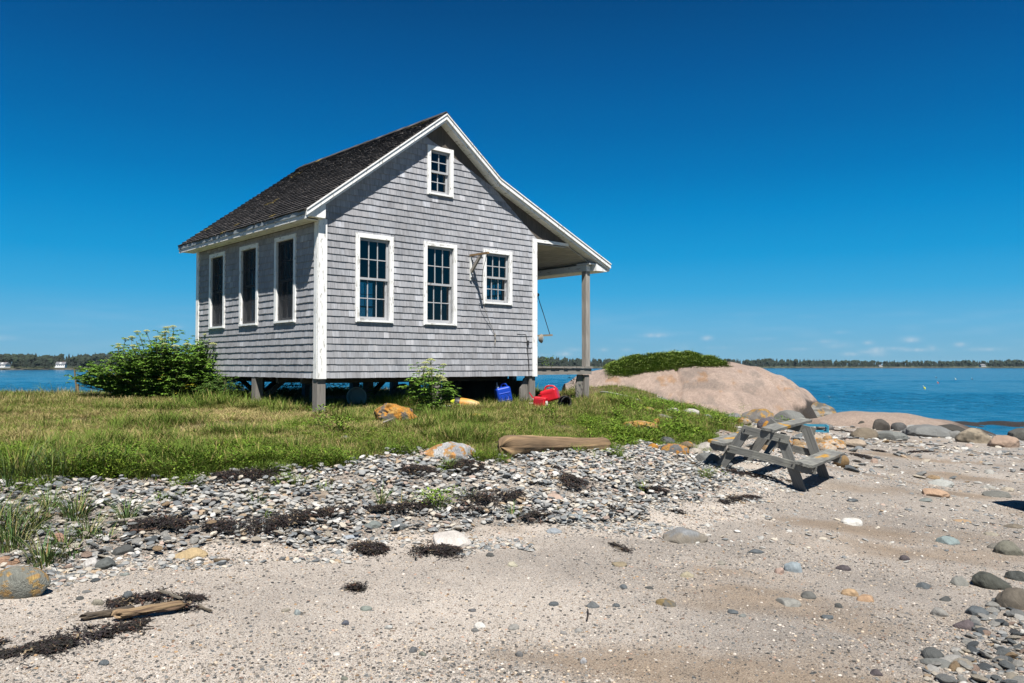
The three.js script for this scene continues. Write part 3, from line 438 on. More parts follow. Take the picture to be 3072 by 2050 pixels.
{ const xs = []; for (let i = 0; i <= 190; i++) xs.push(mixn(pxX(1690), pxX(2452), i / 190));
  const colour = (x, y, z, t, s) => { const v = 1 + 0.26 * fbm(x * 0.7, z * 0.7, y + 3, 4) + 0.22 * fbm(x * 4, z * 4, y * 4, 3), pink = 0.5 + 0.5 * fbm(x * 0.35 + 4, z * 0.35, 2, 3); let c = [0.50 * v, (0.385 + 0.03 * pink) * v, (0.315 + 0.05 * pink) * v];
    const g = step01(0.05, 0.3, fbm(x * 1.4 + 7, y * 1.4, z * 1.4, 4) + 0.02); c = c.map((k, j) => mixn(k, [0.27, 0.24, 0.215][j] * v, g * 0.55));
    const l = step01(0.06, 0.2, fbm(x * 1.5, y * 2.2, z * 1.5 + 5, 5) + 0.34 * Math.exp(-(((t - 0.5) / 0.13) ** 2) - (((y - 1.3) / 0.55) ** 2)) + 0.25 * Math.exp(-(((t - 0.37) / 0.06) ** 2) - (((y - 0.5) / 0.6) ** 2)) - 0.3); c = c.map((k, j) => mixn(k, [0.44, 0.25, 0.11][j] * v, l * 0.6));
    const w = step01(0.02, -0.22, y + 0.5 * fbm(x * 1.3, z, 3, 4) + 0.25 * step01(0.92, 0.8, t)) * step01(0.76, 0.84, t); return c.map((k, j) => mixn(k, [0.022, 0.020, 0.017][j], w * 0.94)); };
  const g = whaleback({ xs, top: t => [domeTop(t), domeSpread(t)], z0: -DZ - 6, z1: -DZ + 6.6, base: -2.1, pow: 2.1, seed: 3, colour, crease: (t, s) => 0.30 * Math.exp(-(((t - 0.70 - 0.16 * s) / 0.016) ** 2)) * step01(0, 0.4, s) + 0.22 * Math.exp(-(((s - 0.62 - 0.05 * Math.sin(t * 9)) / 0.03) ** 2)) * step01(0.3, 0.45, t) * step01(0.8, 0.65, t) + 0.16 * Math.exp(-(((t - 0.43 + 0.05 * s + 0.02 * fbm(s * 6, 1, 2, 3)) / 0.007) ** 2)) * step01(0.15, 0.3, s) + 0.13 * Math.exp(-(((s - 0.33 - 0.35 * (t - 0.5) + 0.05 * fbm(t * 14, 3, 1, 3)) / 0.012) ** 2)) * step01(0.44, 0.5, t) + 0.12 * Math.exp(-(((t - 0.86 + 0.04 * s) / 0.006) ** 2)),
    apron: (t, s) => -0.1 - 0.75 * step01(0.35, 0.9, t) - 1.4 * step01(0.78, 1, s) - 2 * step01(0.66, 0.8, t) });
  thing('granite_dome', g, mGranite, 'large rounded pink granite dome beyond the grass beside the water', 'rock'); }
{ const xs = []; for (let i = 0; i <= 120; i++) xs.push(mixn(13.0, 21.8, i / 120));
  const h = curve([[0, -1.5], [0.07, -0.75], [0.25, -0.42], [0.5, -0.5], [0.7, -0.78], [0.85, -1.15], [1, -1.7]]);
  const colour = (x, y, z, t, s) => { const v = 1 + 0.16 * fbm(x * 0.9, z * 0.9, y + 9, 4) + 0.1 * fbm(x * 4, z * 4, y * 4, 3); let c = [0.46 * v, 0.37 * v, 0.31 * v]; const w = Math.max(step01(0.6, 0.78, t + 0.1 * fbm(x, z, 3, 3)), step01(-0.95, -1.15, y + 0.15 * fbm(x * 1.5, z, 4, 3))); return c.map((k, j) => mixn(k, [0.045, 0.038, 0.03][j], w * 0.9)); };
  thing('granite_ledge', whaleback({ xs, top: t => [h(t), 0.75 + 0.25 * Math.sin(t * 3)], z0: -40, z1: -33.2, base: -1.9, pow: 2.0, seed: 6, colour, nz: 60 }), mGranite, 'low pale granite ledge sloping into the water beyond the beach', 'rock'); }

{ const xs = []; for (let i = 0; i <= 110; i++) xs.push(mixn(20.2, 34, i / 110)); const h = curve([[0, SEA - 0.2], [0.15, SEA + 0.10], [0.5, SEA + 0.13], [0.8, SEA + 0.08], [1, SEA - 0.2]]);
  thing('weedy_ledge', whaleback({ xs, top: t => [h(t) + 0.05 * Math.sin(t * 40), 0.9], z0: -45.5, z1: -38.5, base: SEA - 0.35, pow: 1.6, seed: 16, nz: 50, colour: (x, y, z) => { const v = 0.7 + 0.6 * hash(x * 9 | 0, z * 9 | 0, 3); return [0.030 * v, 0.024 * v, 0.020 * v]; } }), mGranite, 'dark weed covered ledge just breaking the water at the right', 'rock'); }
// boulders and larger rocks, each by itself
const GREY = [0.16, 0.16, 0.155], DARK = [0.075, 0.078, 0.075], SLATE = [0.10, 0.115, 0.125], PALE = [0.36, 0.35, 0.33], CREAM = [0.46, 0.40, 0.32], WHITE = [0.66, 0.64, 0.60], PINK = [0.44, 0.30, 0.24], TAN = [0.36, 0.25, 0.15], PLUM = [0.085, 0.07, 0.075], BROWN = [0.20, 0.15, 0.10], TEAL = [0.24, 0.30, 0.30], BLUE = [0.30, 0.35, 0.38];
rockAt('boulder', 70, 1794, 190, 108, 'big grey boulder with orange lichen stripes at the left edge of the beach', { col: [0.185, 0.19, 0.165], col2: [0.23, 0.22, 0.18], lichen: 0.14, lichenCol: [0.34, 0.20, 0.06], rough: 0.10, freq: 0.9, facets: 5, deep: 0.6, detail: 18, turn: 0.1, lift: 0.42, tall: 0.52 }).position.x -= 0.07;
rockAt('boulder', 1178, 1270, 148, 84, 'rough boulder covered in orange lichen in front of the cottage', { col: [0.20, 0.16, 0.12], col2: [0.13, 0.12, 0.11], lichen: 0.66, lichenCol: [0.60, 0.25, 0.012], rough: 0.42, facets: 8, detail: 24, freq: 2.1, lift: 0.2 });
rockAt('boulder', 1355, 1382, 150, 66, 'grey and white boulder streaked with orange lichen at the edge of the cobbles', { col: [0.33, 0.33, 0.34], col2: [0.5, 0.5, 0.5], lichen: 0.42, rough: 0.28, facets: 7, detail: 18, tilt: -0.14, lift: 0.22 });
rockAt('rock', 1920, 1293, 118, 32, 'long pale rock with an orange lichen top in the grass', { col: [0.42, 0.38, 0.33], lichen: 0.5, lichenCol: [0.55, 0.27, 0.03], rough: 0.14, detail: 12, deep: 0.5, turn: 0, category: 'rock' });
rockAt('rock', 1968, 1284, 26, 34, 'small upright orange rock beside the long pale rock', { col: [0.4, 0.24, 0.07], lichen: 0.6, rough: 0.2, facets: 4, category: 'rock' });
rockAt('rock', 1425, 1258, 56, 20, 'flat orange rock showing through the lawn', { col: [0.42, 0.26, 0.06], lichen: 0.6, lichenCol: [0.5, 0.27, 0.03], rough: 0.2, deep: 0.5, category: 'rock' });
for (const [px, py, w, h, label, o] of [
  [2290, 1275, 110, 62, 'grey boulder with an orange lichen cap below the granite dome', { lichen: 0.34, lichenCol: [0.42, 0.23, 0.04], col: [0.2, 0.185, 0.17] }],
  [2310, 1292, 70, 44, 'dark violet-grey boulder in front of the capped boulder', { col: [0.11, 0.10, 0.115] }],
  [2375, 1272, 100, 46, 'grey slab boulder between two lichen capped boulders', { col: [0.20, 0.205, 0.195], facets: 6 }],
  [2462, 1268, 112, 68, 'striped grey boulder with a rusty lichen crown beside the ledge', { col: [0.27, 0.26, 0.24], col2: [0.10, 0.10, 0.09], streak: 3.2, lichen: 0.36, lichenCol: [0.36, 0.20, 0.05] }],
  [2020, 1246, 52, 26, 'pale stone lying against the foot of the dome', { col: [0.42, 0.4, 0.36] }], [2075, 1252, 62, 28, 'white angular stone at the end of the grass', { col: [0.5, 0.48, 0.44], facets: 5 }], [1990, 1262, 60, 22, 'grey plank-like rock in the grass near the dome', { col: [0.26, 0.25, 0.24] }], [2125, 1262, 36, 20, 'small blue-grey stone by the weeds near the dome', { col: [0.24, 0.27, 0.3] }], [1945, 1238, 40, 20, 'yellow lichen stone in the upper grass', { col: [0.35, 0.28, 0.12], lichen: 0.5 }],
  [2200, 1262, 60, 26, 'grey stone among the weeds right of the grass', { col: [0.22, 0.22, 0.23] }], [2235, 1275, 50, 24, 'cream stone with lichen right of the grass tip', { col: [0.36, 0.3, 0.22], lichen: 0.3 }],
  [2648, 1292, 56, 40, 'dark brown rounded boulder in front of the ledge', { col: [0.085, 0.075, 0.065] }], [2700, 1294, 46, 32, 'dark split boulder in front of the ledge', { col: [0.10, 0.10, 0.10], facets: 5 }], [2740, 1296, 50, 26, 'pale split stone leaning on the dark boulder', { col: [0.42, 0.42, 0.40], facets: 5 }], [2605, 1318, 90, 42, 'brown angular boulder ringed with seaweed', { col: [0.22, 0.18, 0.13], facets: 7 }], [2680, 1322, 100, 32, 'flat grey-green stone on the upper shore', { col: [0.20, 0.21, 0.20] }], [2800, 1312, 150, 44, 'long flat grey stone at the end of the shingle', { col: [0.21, 0.215, 0.21], facets: 4 }], [2870, 1316, 55, 26, 'small flat grey stone beside the pale boulder', { col: [0.22, 0.22, 0.21] }],
  [2938, 1330, 96, 52, 'pale tan boulder with a dark seaward side at the shore', { col: [0.36, 0.30, 0.22], col2: [0.14, 0.12, 0.09] }], [3025, 1342, 110, 44, 'flat pink granite boulder at the right shore', { col: [0.40, 0.29, 0.22] }], [3072, 1322, 70, 46, 'dark boulder at the right end of the shore', { col: [0.10, 0.10, 0.09] }], [2570, 1342, 70, 28, 'cream rounded stone behind the bench seat', { col: [0.42, 0.34, 0.26] }],
  [2850, 1302, 120, 36, 'dark wet boulder lying in the shallows', { col: [0.05, 0.047, 0.04] }], [2585, 1282, 46, 22, 'dark seaweed covered stone below the ledge', { col: [0.045, 0.04, 0.03] }], [2480, 1290, 60, 26, 'grey stone below the striped boulder', { col: [0.2, 0.19, 0.18] }],
  [1035, 1320, 40, 14, 'grey stone sunk in the lawn left of centre', { col: [0.24, 0.24, 0.24] }]]) rockAt('boulder', px, py, w, h, label, { rough: 0.16, detail: 12, facets: 3, ...o });
rockAt('stone', 2530, 1404, 46, 44, 'round brown stone beside the end of the bench seat', { col: [0.22, 0.14, 0.06], col2: [0.32, 0.2, 0.08], rough: 0.05, deep: 1, tall: 0.5, lift: 0.7 });
{ const r = rng(404); for (let k = 0; k < 26; k++) rockAt('lichen_stone', 2290 + r() * 240, 1318 + r() * 42, 22 + r() * 30, 16 + r() * 16, 'small stone crusted with orange lichen behind the picnic table', { col: r() < 0.5 ? [0.48, 0.40, 0.32] : [0.36, 0.25, 0.14], lichen: r() * 0.34, rough: 0.2, facets: 3, detail: 6, group: 'lichen stones heaped behind the picnic table' }); }
rockAt('lichen_stone', 2303, 1300, 34, 36, 'upright bright orange stone just above the picnic table', { col: [0.45, 0.22, 0.03], lichen: 0.8, facets: 4, detail: 6, tall: 0.8 });
for (const [px, py, w, h, label, o] of [
  [1960, 1350, 34, 22, 'small orange lichen stone at the head of the cobbles', { col: [0.42, 0.2, 0.03], lichen: 0.6 }], [2003, 1336, 50, 30, 'dark grey stone above the lichen topped slab', { col: [0.10, 0.105, 0.11] }], [2025, 1368, 92, 40, 'dark slab with an orange lichen top among the cobbles', { col: [0.13, 0.13, 0.13], lichen: 0.30 }], [2062, 1348, 44, 26, 'brown stone behind the dark slab', { col: [0.2, 0.15, 0.1], lichen: 0.25 }], [2090, 1368, 48, 26, 'cream stone right of the dark slab', { col: [0.42, 0.38, 0.33] }], [2128, 1392, 80, 36, 'flat grey stone left of the picnic table leg', { col: [0.17, 0.175, 0.17] }], [2125, 1352, 60, 30, 'pale layered stone behind the left bench', { col: [0.46, 0.43, 0.39] }]]) rockAt('cobble_rock', px, py, w, h, label, { rough: 0.12, facets: 2, detail: 10, category: 'stone', ...o });
{ // the big rock outside the frame whose shade falls in at the right edge
  const s = spot(3290, 1560); const m = thing('boulder', rockGeo({ s: [0.85, 1.75, 0.75], seed: 91, detail: 14, facets: 5, col: [0.10, 0.095, 0.085], rough: 0.15 }), mRock, 'tall dark boulder just past the right edge of the beach', 'boulder'); m.position.set(s.x, s.y + 0.25, s.z - 0.15); }
// single stones on the sand: foot x, foot y, breadth, height, colour, label
for (const [px, py, w, h, c, label, o] of [
  [2060, 1628, 130, 56, [0.25, 0.22, 0.18], 'broad grey-brown slab half sunk in sand below the cobbles', { col2: [0.24, 0.25, 0.26] }], [1345, 1636, 130, 50, [0.62, 0.58, 0.54], 'large flat whitish rock on the sand below the cobbles', {}],
  [560, 1676, 104, 34, [0.48, 0.36, 0.20], 'flat grainy ochre rock at the foot of the cobbles', {}], [955, 1497, 70, 32, [0.32, 0.26, 0.20], 'flat tan rock in the middle of the cobbles', {}], [1665, 1508, 62, 34, [0.48, 0.36, 0.29], 'flat pinkish rock on the right of the cobbles', {}],
  [360, 1665, 58, 34, DARK, 'dark slate stone leaning on the pale cobbles', { tilt: 0.4 }], [308, 1706, 74, 36, [0.12, 0.13, 0.125], 'dark flat slate stone at the left foot of the cobbles', { tilt: 0.25 }], [268, 1700, 48, 34, [0.52, 0.5, 0.48], 'white stone behind the flat slate', {}], [12, 1698, 64, 38, [0.36, 0.22, 0.14], 'rusty pink stone at the left edge above the boulder', {}], [165, 1628, 50, 36, [0.34, 0.2, 0.14], 'reddish stone among the beach grass', {}],
  [380, 1800, 32, 30, SLATE, 'upright blue-grey stone by the driftwood', { tall: 0.8 }], [290, 1816, 38, 24, [0.26, 0.24, 0.19], 'speckled brown stone left of the driftwood', {}], [235, 1800, 26, 14, DARK, 'dark flat stone left of the speckled stone', {}], [255, 1780, 24, 10, GREY, 'thin grey stone above the driftwood', {}], [306, 1996, 32, 18, SLATE, 'grey stone near the seaweed streak at bottom left', {}], [370, 1728, 30, 14, [0.25, 0.27, 0.25], 'grey-green stone on the pale sand', {}],
  [2385, 1716, 58, 38, BLUE, 'pale blue square stone on the open sand', {}], [2340, 1722, 32, 24, [0.4, 0.29, 0.24], 'small pink stone beside the pale blue stone', {}], [2272, 1660, 48, 16, SLATE, 'flat blue-grey stone above the pale blue stone', {}], [2535, 1712, 42, 20, PLUM, 'dark plum coloured stone on the right sand', {}], [2430, 1796, 46, 30, [0.14, 0.14, 0.13], 'dark grey wedge stone on the right sand', {}], [2370, 1818, 72, 26, [0.29, 0.285, 0.26], 'pale grey flat stone below the wedge stone', {}], [2556, 1788, 52, 28, [0.42, 0.29, 0.17], 'tan stone, upper of a touching pair', {}], [2604, 1806, 58, 28, [0.43, 0.28, 0.17], 'tan stone, lower of a touching pair', {}], [2518, 1824, 24, 20, DARK, 'small dark stone under the tan pair', {}], [2486, 1858, 40, 16, SLATE, 'flat slate stone below the tan pair', {}],
  [2000, 1818, 62, 22, [0.22, 0.16, 0.07], 'mottled ochre stone on the middle sand', { col2: [0.12, 0.11, 0.09] }], [1778, 1824, 38, 22, [0.13, 0.14, 0.145], 'dark oval stone on the middle sand', {}], [1850, 1822, 24, 15, SLATE, 'small slate stone right of the dark oval', {}], [1870, 1766, 26, 17, SLATE, 'small blue-grey stone above the dark oval', {}], [1950, 1768, 30, 9, DARK, 'thin dark stone on the middle sand', {}], [2200, 1842, 32, 15, SLATE, 'slate stone, left of a small pair', {}], [2228, 1852, 24, 13, [0.2, 0.21, 0.2], 'grey stone, right of a small pair', {}], [1750, 1992, 24, 22, [0.36, 0.36, 0.37], 'grey and white stone in damp sand at the bottom', {}], [2632, 2028, 40, 20, PLUM, 'dark purple stone near the bottom right', {}], [2062, 1733, 40, 22, [0.42, 0.37, 0.26], 'cream stone on the middle sand', {}], [1858, 1700, 50, 18, [0.28, 0.23, 0.15], 'tan flat stone on the middle sand', {}], [2562, 1576, 60, 26, WHITE, 'bright white stone on the sand right of the table', {}], [2562, 1506, 38, 12, SLATE, 'flat dark blue stone right of the table', {}], [2165, 1695, 30, 14, [0.28, 0.26, 0.22], 'tan pebble above the middle sand patch', {}],
  [2832, 1460, 78, 24, [0.40, 0.41, 0.39], 'pale striped stone on the right beach', {}], [2812, 1490, 78, 30, [0.46, 0.31, 0.21], 'peach coloured stone below the pale striped one', {}], [3000, 1492, 78, 30, [0.17, 0.17, 0.155], 'grey flat stone beside the dark shade at right', {}], [2782, 1506, 42, 16, [0.2, 0.22, 0.21], 'grey-green stone below the peach stone', {}], [2852, 1632, 66, 26, TEAL, 'flat blue-green stone on the right beach', {}], [2718, 1682, 30, 24, PLUM, 'dark pointed stone on the right sand', { facets: 4 }], [2778, 1766, 44, 22, SLATE, 'slate stone left of the grey wedge', {}], [2886, 1758, 52, 34, [0.23, 0.23, 0.21], 'grey wedge stone on the right sand', {}], [2842, 1804, 38, 18, DARK, 'dark stone below the grey wedge', {}], [2825, 1850, 44, 34, [0.28, 0.27, 0.25], 'pale grey stone with a dark end', {}], [2990, 1765, 118, 78, [0.065, 0.068, 0.055], 'large dark wedge shaped rock at the right', { facets: 6, tilt: -0.35, tall: 0.5 }], [3062, 1742, 62, 38, [0.05, 0.055, 0.05], 'dark rock behind the wedge rock', { facets: 4 }], [3062, 1832, 110, 92, [0.13, 0.11, 0.085], 'large brown boulder at the right edge', { facets: 3 }], [3042, 1665, 96, 58, [0.17, 0.165, 0.13], 'mossy grey boulder at the right edge', { facets: 5 }], [2990, 1648, 44, 24, [0.17, 0.16, 0.14], 'brown stone touching the mossy boulder', {}], [3052, 1584, 56, 14, [0.19, 0.16, 0.12], 'thin brown stone below the dark shade', {}], [2980, 1608, 40, 16, [0.32, 0.29, 0.23], 'cream stone left of the mossy boulder', {}], [2895, 1568, 56, 10, [0.42, 0.29, 0.17], 'thin orange-tan stone on the right beach', {}],
  [2942, 1846, 66, 32, SLATE, 'black slate stone at the edge of the corner cobbles', { facets: 3 }], [2902, 1888, 66, 34, [0.12, 0.095, 0.10], 'purple-brown stone left of the corner cobbles', {}], [2810, 1978, 68, 44, [0.085, 0.09, 0.088], 'dark egg shaped stone near the bottom right', { tilt: -0.25 }], [2822, 2002, 84, 26, [0.17, 0.175, 0.165], 'flat grey stone under the dark egg stone', {}],
  [1416, 1836, 24, 14, [0.13, 0.13, 0.135], 'small dark stone above the white pebble', {}], [1440, 1884, 36, 22, WHITE, 'small bright white stone on the sand', {}], [1424, 1896, 24, 12, GREY, 'grey stone under the bright white one', {}], [1540, 1890, 32, 22, [0.3, 0.29, 0.27], 'round grey stone right of the white one', {}], [1690, 1904, 22, 15, [0.26, 0.25, 0.24], 'small grey stone, left of two in damp sand', {}], [1735, 1896, 26, 15, [0.31, 0.3, 0.28], 'small pale stone, right of two in damp sand', {}], [1660, 1818, 32, 16, SLATE, 'blue-grey stone left of the thin twig', {}], [1557, 1971, 28, 22, [0.14, 0.14, 0.14], 'dark grey stone in the damp sand at the bottom', {}], [1240, 1958, 30, 20, [0.12, 0.125, 0.13], 'dark slate stone, upper of the bottom pair', {}], [1268, 1968, 26, 14, [0.17, 0.18, 0.15], 'green-grey stone below the dark slate one', {}], [1333, 1984, 18, 18, [0.2, 0.17, 0.13], 'small brown round stone near the bottom', {}], [1096, 1832, 38, 18, [0.24, 0.27, 0.24], 'green-grey stone on the left middle sand', {}], [890, 1846, 24, 24, [0.32, 0.36, 0.36], 'pale blue stone on the left sand', {}], [855, 1836, 28, 14, [0.3, 0.27, 0.22], 'tan stone left of the pale blue one', {}], [1035, 1876, 26, 18, [0.1, 0.11, 0.14], 'blue-black stone on the left sand', {}], [1032, 2042, 24, 16, [0.2, 0.21, 0.17], 'green-grey stone at the bottom edge', {}], [1010, 1967, 26, 10, WHITE, 'thin white shell-like stone near the bottom', {}], [1165, 1888, 26, 14, [0.42, 0.42, 0.4], 'pale stone left of the white stone', {}],
  [555, 1424, 54, 20, [0.44, 0.40, 0.34], 'pale flat stone in the edge of the grass', {}], [525, 1402, 30, 12, PALE, 'small pale stone behind the flat stone in the grass edge', {}], [1540, 1700, 34, 16, [0.46, 0.43, 0.33], 'cream stone on pale sand below the cobbles', {}], [1470, 1670, 26, 14, DARK, 'dark stone right of the large whitish rock', {}], [1720, 1560, 60, 26, [0.24, 0.28, 0.29], 'blue-grey flat stone at the right foot of the cobbles', {}], [1660, 1600, 46, 18, [0.3, 0.33, 0.36], 'pale blue flat stone at the foot of the cobbles', {}], [1190, 1588, 62, 30, [0.16, 0.175, 0.18], 'large blue slate stone at the foot of the cobbles', {}], [1110, 1584, 60, 24, [0.19, 0.215, 0.205], 'flat grey-green stone left of the blue slate', {}], [1050, 1618, 46, 16, [0.36, 0.4, 0.45], 'pale blue stone half buried at the cobble edge', {}]]) {
  rockAt('beach_stone', px, py, w, h, label, { col: c, rough: 0.20, detail: w > 60 ? 12 : 8, freq: 1.2, facets: 4, smooth: true, lift: 0.06, tall: 0.62, deep: 0.8, ...o });
}

// ---------------------------------------------------------------- cobbles and gravel
const stoneCols = [[SLATE, 'blue-grey'], [[0.17, 0.185, 0.19], 'mid grey'], [[0.27, 0.275, 0.27], 'light grey'], [[0.43, 0.42, 0.39], 'pale grey'], [[0.52, 0.46, 0.37], 'cream'], [[0.40, 0.29, 0.23], 'pinkish'], [[0.37, 0.26, 0.15], 'tan'], [[0.62, 0.60, 0.56], 'white'], [[0.085, 0.09, 0.092], 'dark slate']];
const stoneShare = [0.13, 0.27, 0.43, 0.65, 0.80, 0.86, 0.90, 0.985, 1];
const cobbleGeos = []; for (let k = 0; k < 7; k++) { const r = rng(500 + k); const g = rockGeo({ s: [0.5, 0.5 * (0.24 + r() * 0.22), 0.5 * (0.55 + r() * 0.38)], seed: 300 + k, detail: 5, rough: 0.24, freq: 1.3, facets: 3 + k % 4, col: [1, 1, 1] }); cobbleGeos.push(g); }
const cobbleMats = stoneCols.map(([c]) => std(c, 0.85, { map: rep(stoneMap, 3), bumpMap: rep(stoneBump, 4), bumpScale: 0.006, vertexColors: true }));
const mCopy = std([1.14, 1.14, 1.15], 0.85, { map: rep(stoneMap, 3), vertexColors: true });
const many = (name, geos, mat, list, label, category) => {  // what nobody could count: one object, drawn from a few shapes
  const g = new THREE.Group(); g.name = name; tag(g, label, category, null, 'stuff'); scene.add(g); const per = geos.map(() => []); for (const q of list) per[q.k % geos.length].push(q);
  const m4 = new THREE.Matrix4(), e = new THREE.Euler(), qn = new THREE.Quaternion(), col = new THREE.Color();
  per.forEach((l, k) => { if (!l.length) return; const im = new THREE.InstancedMesh(geos[k], Array.isArray(mat) ? mat[k] : mat, l.length); im.name = name + '_shape'; im.userData.kind = 'stuff'; im.castShadow = im.receiveShadow = true; l.forEach((q, i) => { qn.setFromEuler(e.set(q.rx || 0, q.ry || 0, q.rz || 0, 'YXZ')); m4.compose(V(q.x, q.y, q.z), qn, V(q.sx ?? q.s, q.sy ?? q.s, q.sz ?? q.s)); im.setMatrixAt(i, m4); if (q.c) im.setColorAt(i, col.setRGB(...q.c)); }); g.add(im); }); return g; };
{
  const r = rng(909), list = [], pick = () => { const q = r(); return stoneShare.findIndex(s => q < s); };
  const put = (x, z, d, lift) => { const k = pick(), c = stoneCols[k][0].map((q, j) => mixn(q, [0.27, 0.27, 0.265][j], 0.22)), v = 0.8 + r() * 0.4; list.push({ x, z, y: land(x, z) + d * (0.08 + lift), s: d, rx: (r() - 0.5) * 0.9, ry: r() * 6.3, rz: (r() - 0.5) * 0.9, k: r() * 7 | 0, kc: k, c: c.map(q => q * v) }); };
  for (let i = 0; i < 220000 && list.length < 46000; i++) { const x = -9.5 + r() * 15, z = -13.5 + r() * 8.3; if (onGrass(x, z, 0.3) && r() < 0.985) continue; if (onCobble(x, z)) { if (n2(x * 1.1, z * 2.0, 71) + 0.6 * n2(x * 3.1, z * 5, 73) < -0.2 && r() < 0.72) continue; put(x, z, 0.014 + 0.072 * r() ** 2.8, r() * 0.7); } else if (r() < 0.8 * step01(-0.15, 0.5, n2(x * 1.3, z * 2.1, 72) + 0.1) && onFringe(x, z)) put(x, z, 0.016 + 0.055 * r() ** 2.6, 0.02); }
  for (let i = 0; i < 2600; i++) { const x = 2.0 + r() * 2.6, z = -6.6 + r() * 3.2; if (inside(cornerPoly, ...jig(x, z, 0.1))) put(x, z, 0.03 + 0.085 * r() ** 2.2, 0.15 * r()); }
  for (let i = 0; i < 2600; i++) { const x = 4 + r() * 18, z = -14 - r() * 20; if (!onGrass(x, z) && TP(x, z) > SEA + 0.1) put(x, z, 0.05 + 0.22 * r() ** 3, 0); }
  for (let i = 0; i < 16000; i++) { const z = -7.5 - 18 * r(), x = 1.2 + r() * 15; if (x / -z > 0.68 || onGrass(x, z) || TP(x, z) < SEA + 0.05 || r() < damp(x, z)) continue; if (n2(x * 0.8, z * 1.2, 61) < -0.1 && r() < 0.7) continue; put(x, z, 0.018 + 0.06 * r() ** 3, 0); }
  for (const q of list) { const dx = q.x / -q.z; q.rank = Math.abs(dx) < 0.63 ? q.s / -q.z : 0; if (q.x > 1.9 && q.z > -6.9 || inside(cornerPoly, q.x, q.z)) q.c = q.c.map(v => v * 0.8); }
  list.sort((a, b) => b.rank - a.rank);
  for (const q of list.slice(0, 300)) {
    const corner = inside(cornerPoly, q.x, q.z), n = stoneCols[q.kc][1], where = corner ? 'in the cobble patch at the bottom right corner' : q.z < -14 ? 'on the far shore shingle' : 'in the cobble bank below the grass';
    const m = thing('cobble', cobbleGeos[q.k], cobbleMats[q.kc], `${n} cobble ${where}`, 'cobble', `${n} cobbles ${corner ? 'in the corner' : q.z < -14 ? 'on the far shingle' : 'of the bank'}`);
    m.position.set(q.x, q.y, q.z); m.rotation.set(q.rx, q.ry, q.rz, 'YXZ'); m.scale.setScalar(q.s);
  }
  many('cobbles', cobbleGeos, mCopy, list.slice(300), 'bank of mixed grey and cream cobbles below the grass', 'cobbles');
  // gravel strewn over the sand
  const gl = [], gg = [1, 2, 3, 4].map(k => rockGeo({ s: [0.5, 0.27, 0.4], seed: 700 + k, detail: 2, rough: 0.2, facets: 2, col: [1, 1, 1] }));
  for (let i = 0; i < 420000 && gl.length < 230000; i++) {
    const z = -3.3 - 15 * r() ** 1.5, x = (r() - 0.5) * (-z) * 1.5; if (onGrass(x, z)) continue;
    const w = damp(x, z); if (r() < w * 0.8 || r() < 0.30 - 0.75 * n2(x * 0.7, z * 1.1, 51)) continue;
    const k = pick(), q = r(), dk = q < 0.42 ? 0.45 : q < 0.56 ? 0.22 : 1; gl.push({ x, z, y: land(x, z) + 0.001, s: 0.0045 + 0.022 * r() ** 6 + (onFringe(x, z) ? 0.012 * r() : 0), ry: r() * 6.3, rx: (r() - 0.5) * 0.6, k: r() * 4 | 0, c: stoneCols[k][0].map((v, j) => v * dk * [1.06, 0.98, 0.92][j]) });
  }
  many('gravel', gg, mCopy, gl, 'fine mixed gravel strewn over the sand', 'gravel');
}

// ---------------------------------------------------------------- picnic table
const mTable = std([0.215, 0.215, 0.20], 0.92, { map: grainMap, bumpMap: grainBump, bumpScale: 0.006 });
const mTableSeat = std([1, 1, 1], 0.92, { vertexColors: true, map: grainMap, bumpMap: grainBump, bumpScale: 0.006 });
function plank(x0, x1, y0, y1, z0, z1, seed, lichen = 0, split = 0) {   // a weathered board: worn ends, slight warp, lichen in patches
  const w = x1 - x0, h = y1 - y0, d = z1 - z0, g = new THREE.BoxGeometry(w, h, d, Math.max(2, w / 0.02 | 0), Math.max(1, h / 0.03 | 0), Math.max(2, d / 0.02 | 0)), p = g.attributes.position, c = new Float32Array(p.count * 3), uv = g.attributes.uv;
  for (let i = 0; i < p.count; i++) {
    const x = p.getX(i), y = p.getY(i), z = p.getZ(i), long = Math.max(w, d) === d ? z / d : x / w, e = Math.max(0, Math.abs(long) - 0.47) * 30;
    const k = 0.004 * n3(x * 9 + seed, y * 9, z * 4) + 0.007 * n3(x * 2 + seed, 4, z * 2);
    p.setXYZ(i, x * (1 - 0.02 * e * Math.abs(n3(x * 20, 1, seed))), y + k * (y > 0 ? 1 : 0.6), z + (Math.abs(long) > 0.495 && split ? 0.03 * n3(x * 26 + seed, y * 6, 2) : 0));
    const li = lichen ? step01(0.1, 0.22, fbm(x * 7 + seed * 3, 2, z * 4, 4) + lichen - 0.3) : 0, pale = step01(-0.1, 0.3, fbm(x * 9 + 5, y * 9, z * 9 + seed, 3)); const b = [mixn(0.19, 0.265, pale), mixn(0.19, 0.265, pale), mixn(0.175, 0.235, pale)];
    c.set(b.map((q, j) => mixn(q, [0.50, 0.27, 0.03][j], li)), i * 3); if (d > w) uv.setXY(i, x + y + seed, z + seed); else uv.setXY(i, z + y + seed, x + seed);
  }
  g.setAttribute('color', new THREE.BufferAttribute(c, 3)); g.computeVertexNormals(); g.translate((x0 + x1) / 2, (y0 + y1) / 2, (z0 + z1) / 2); return g;
}
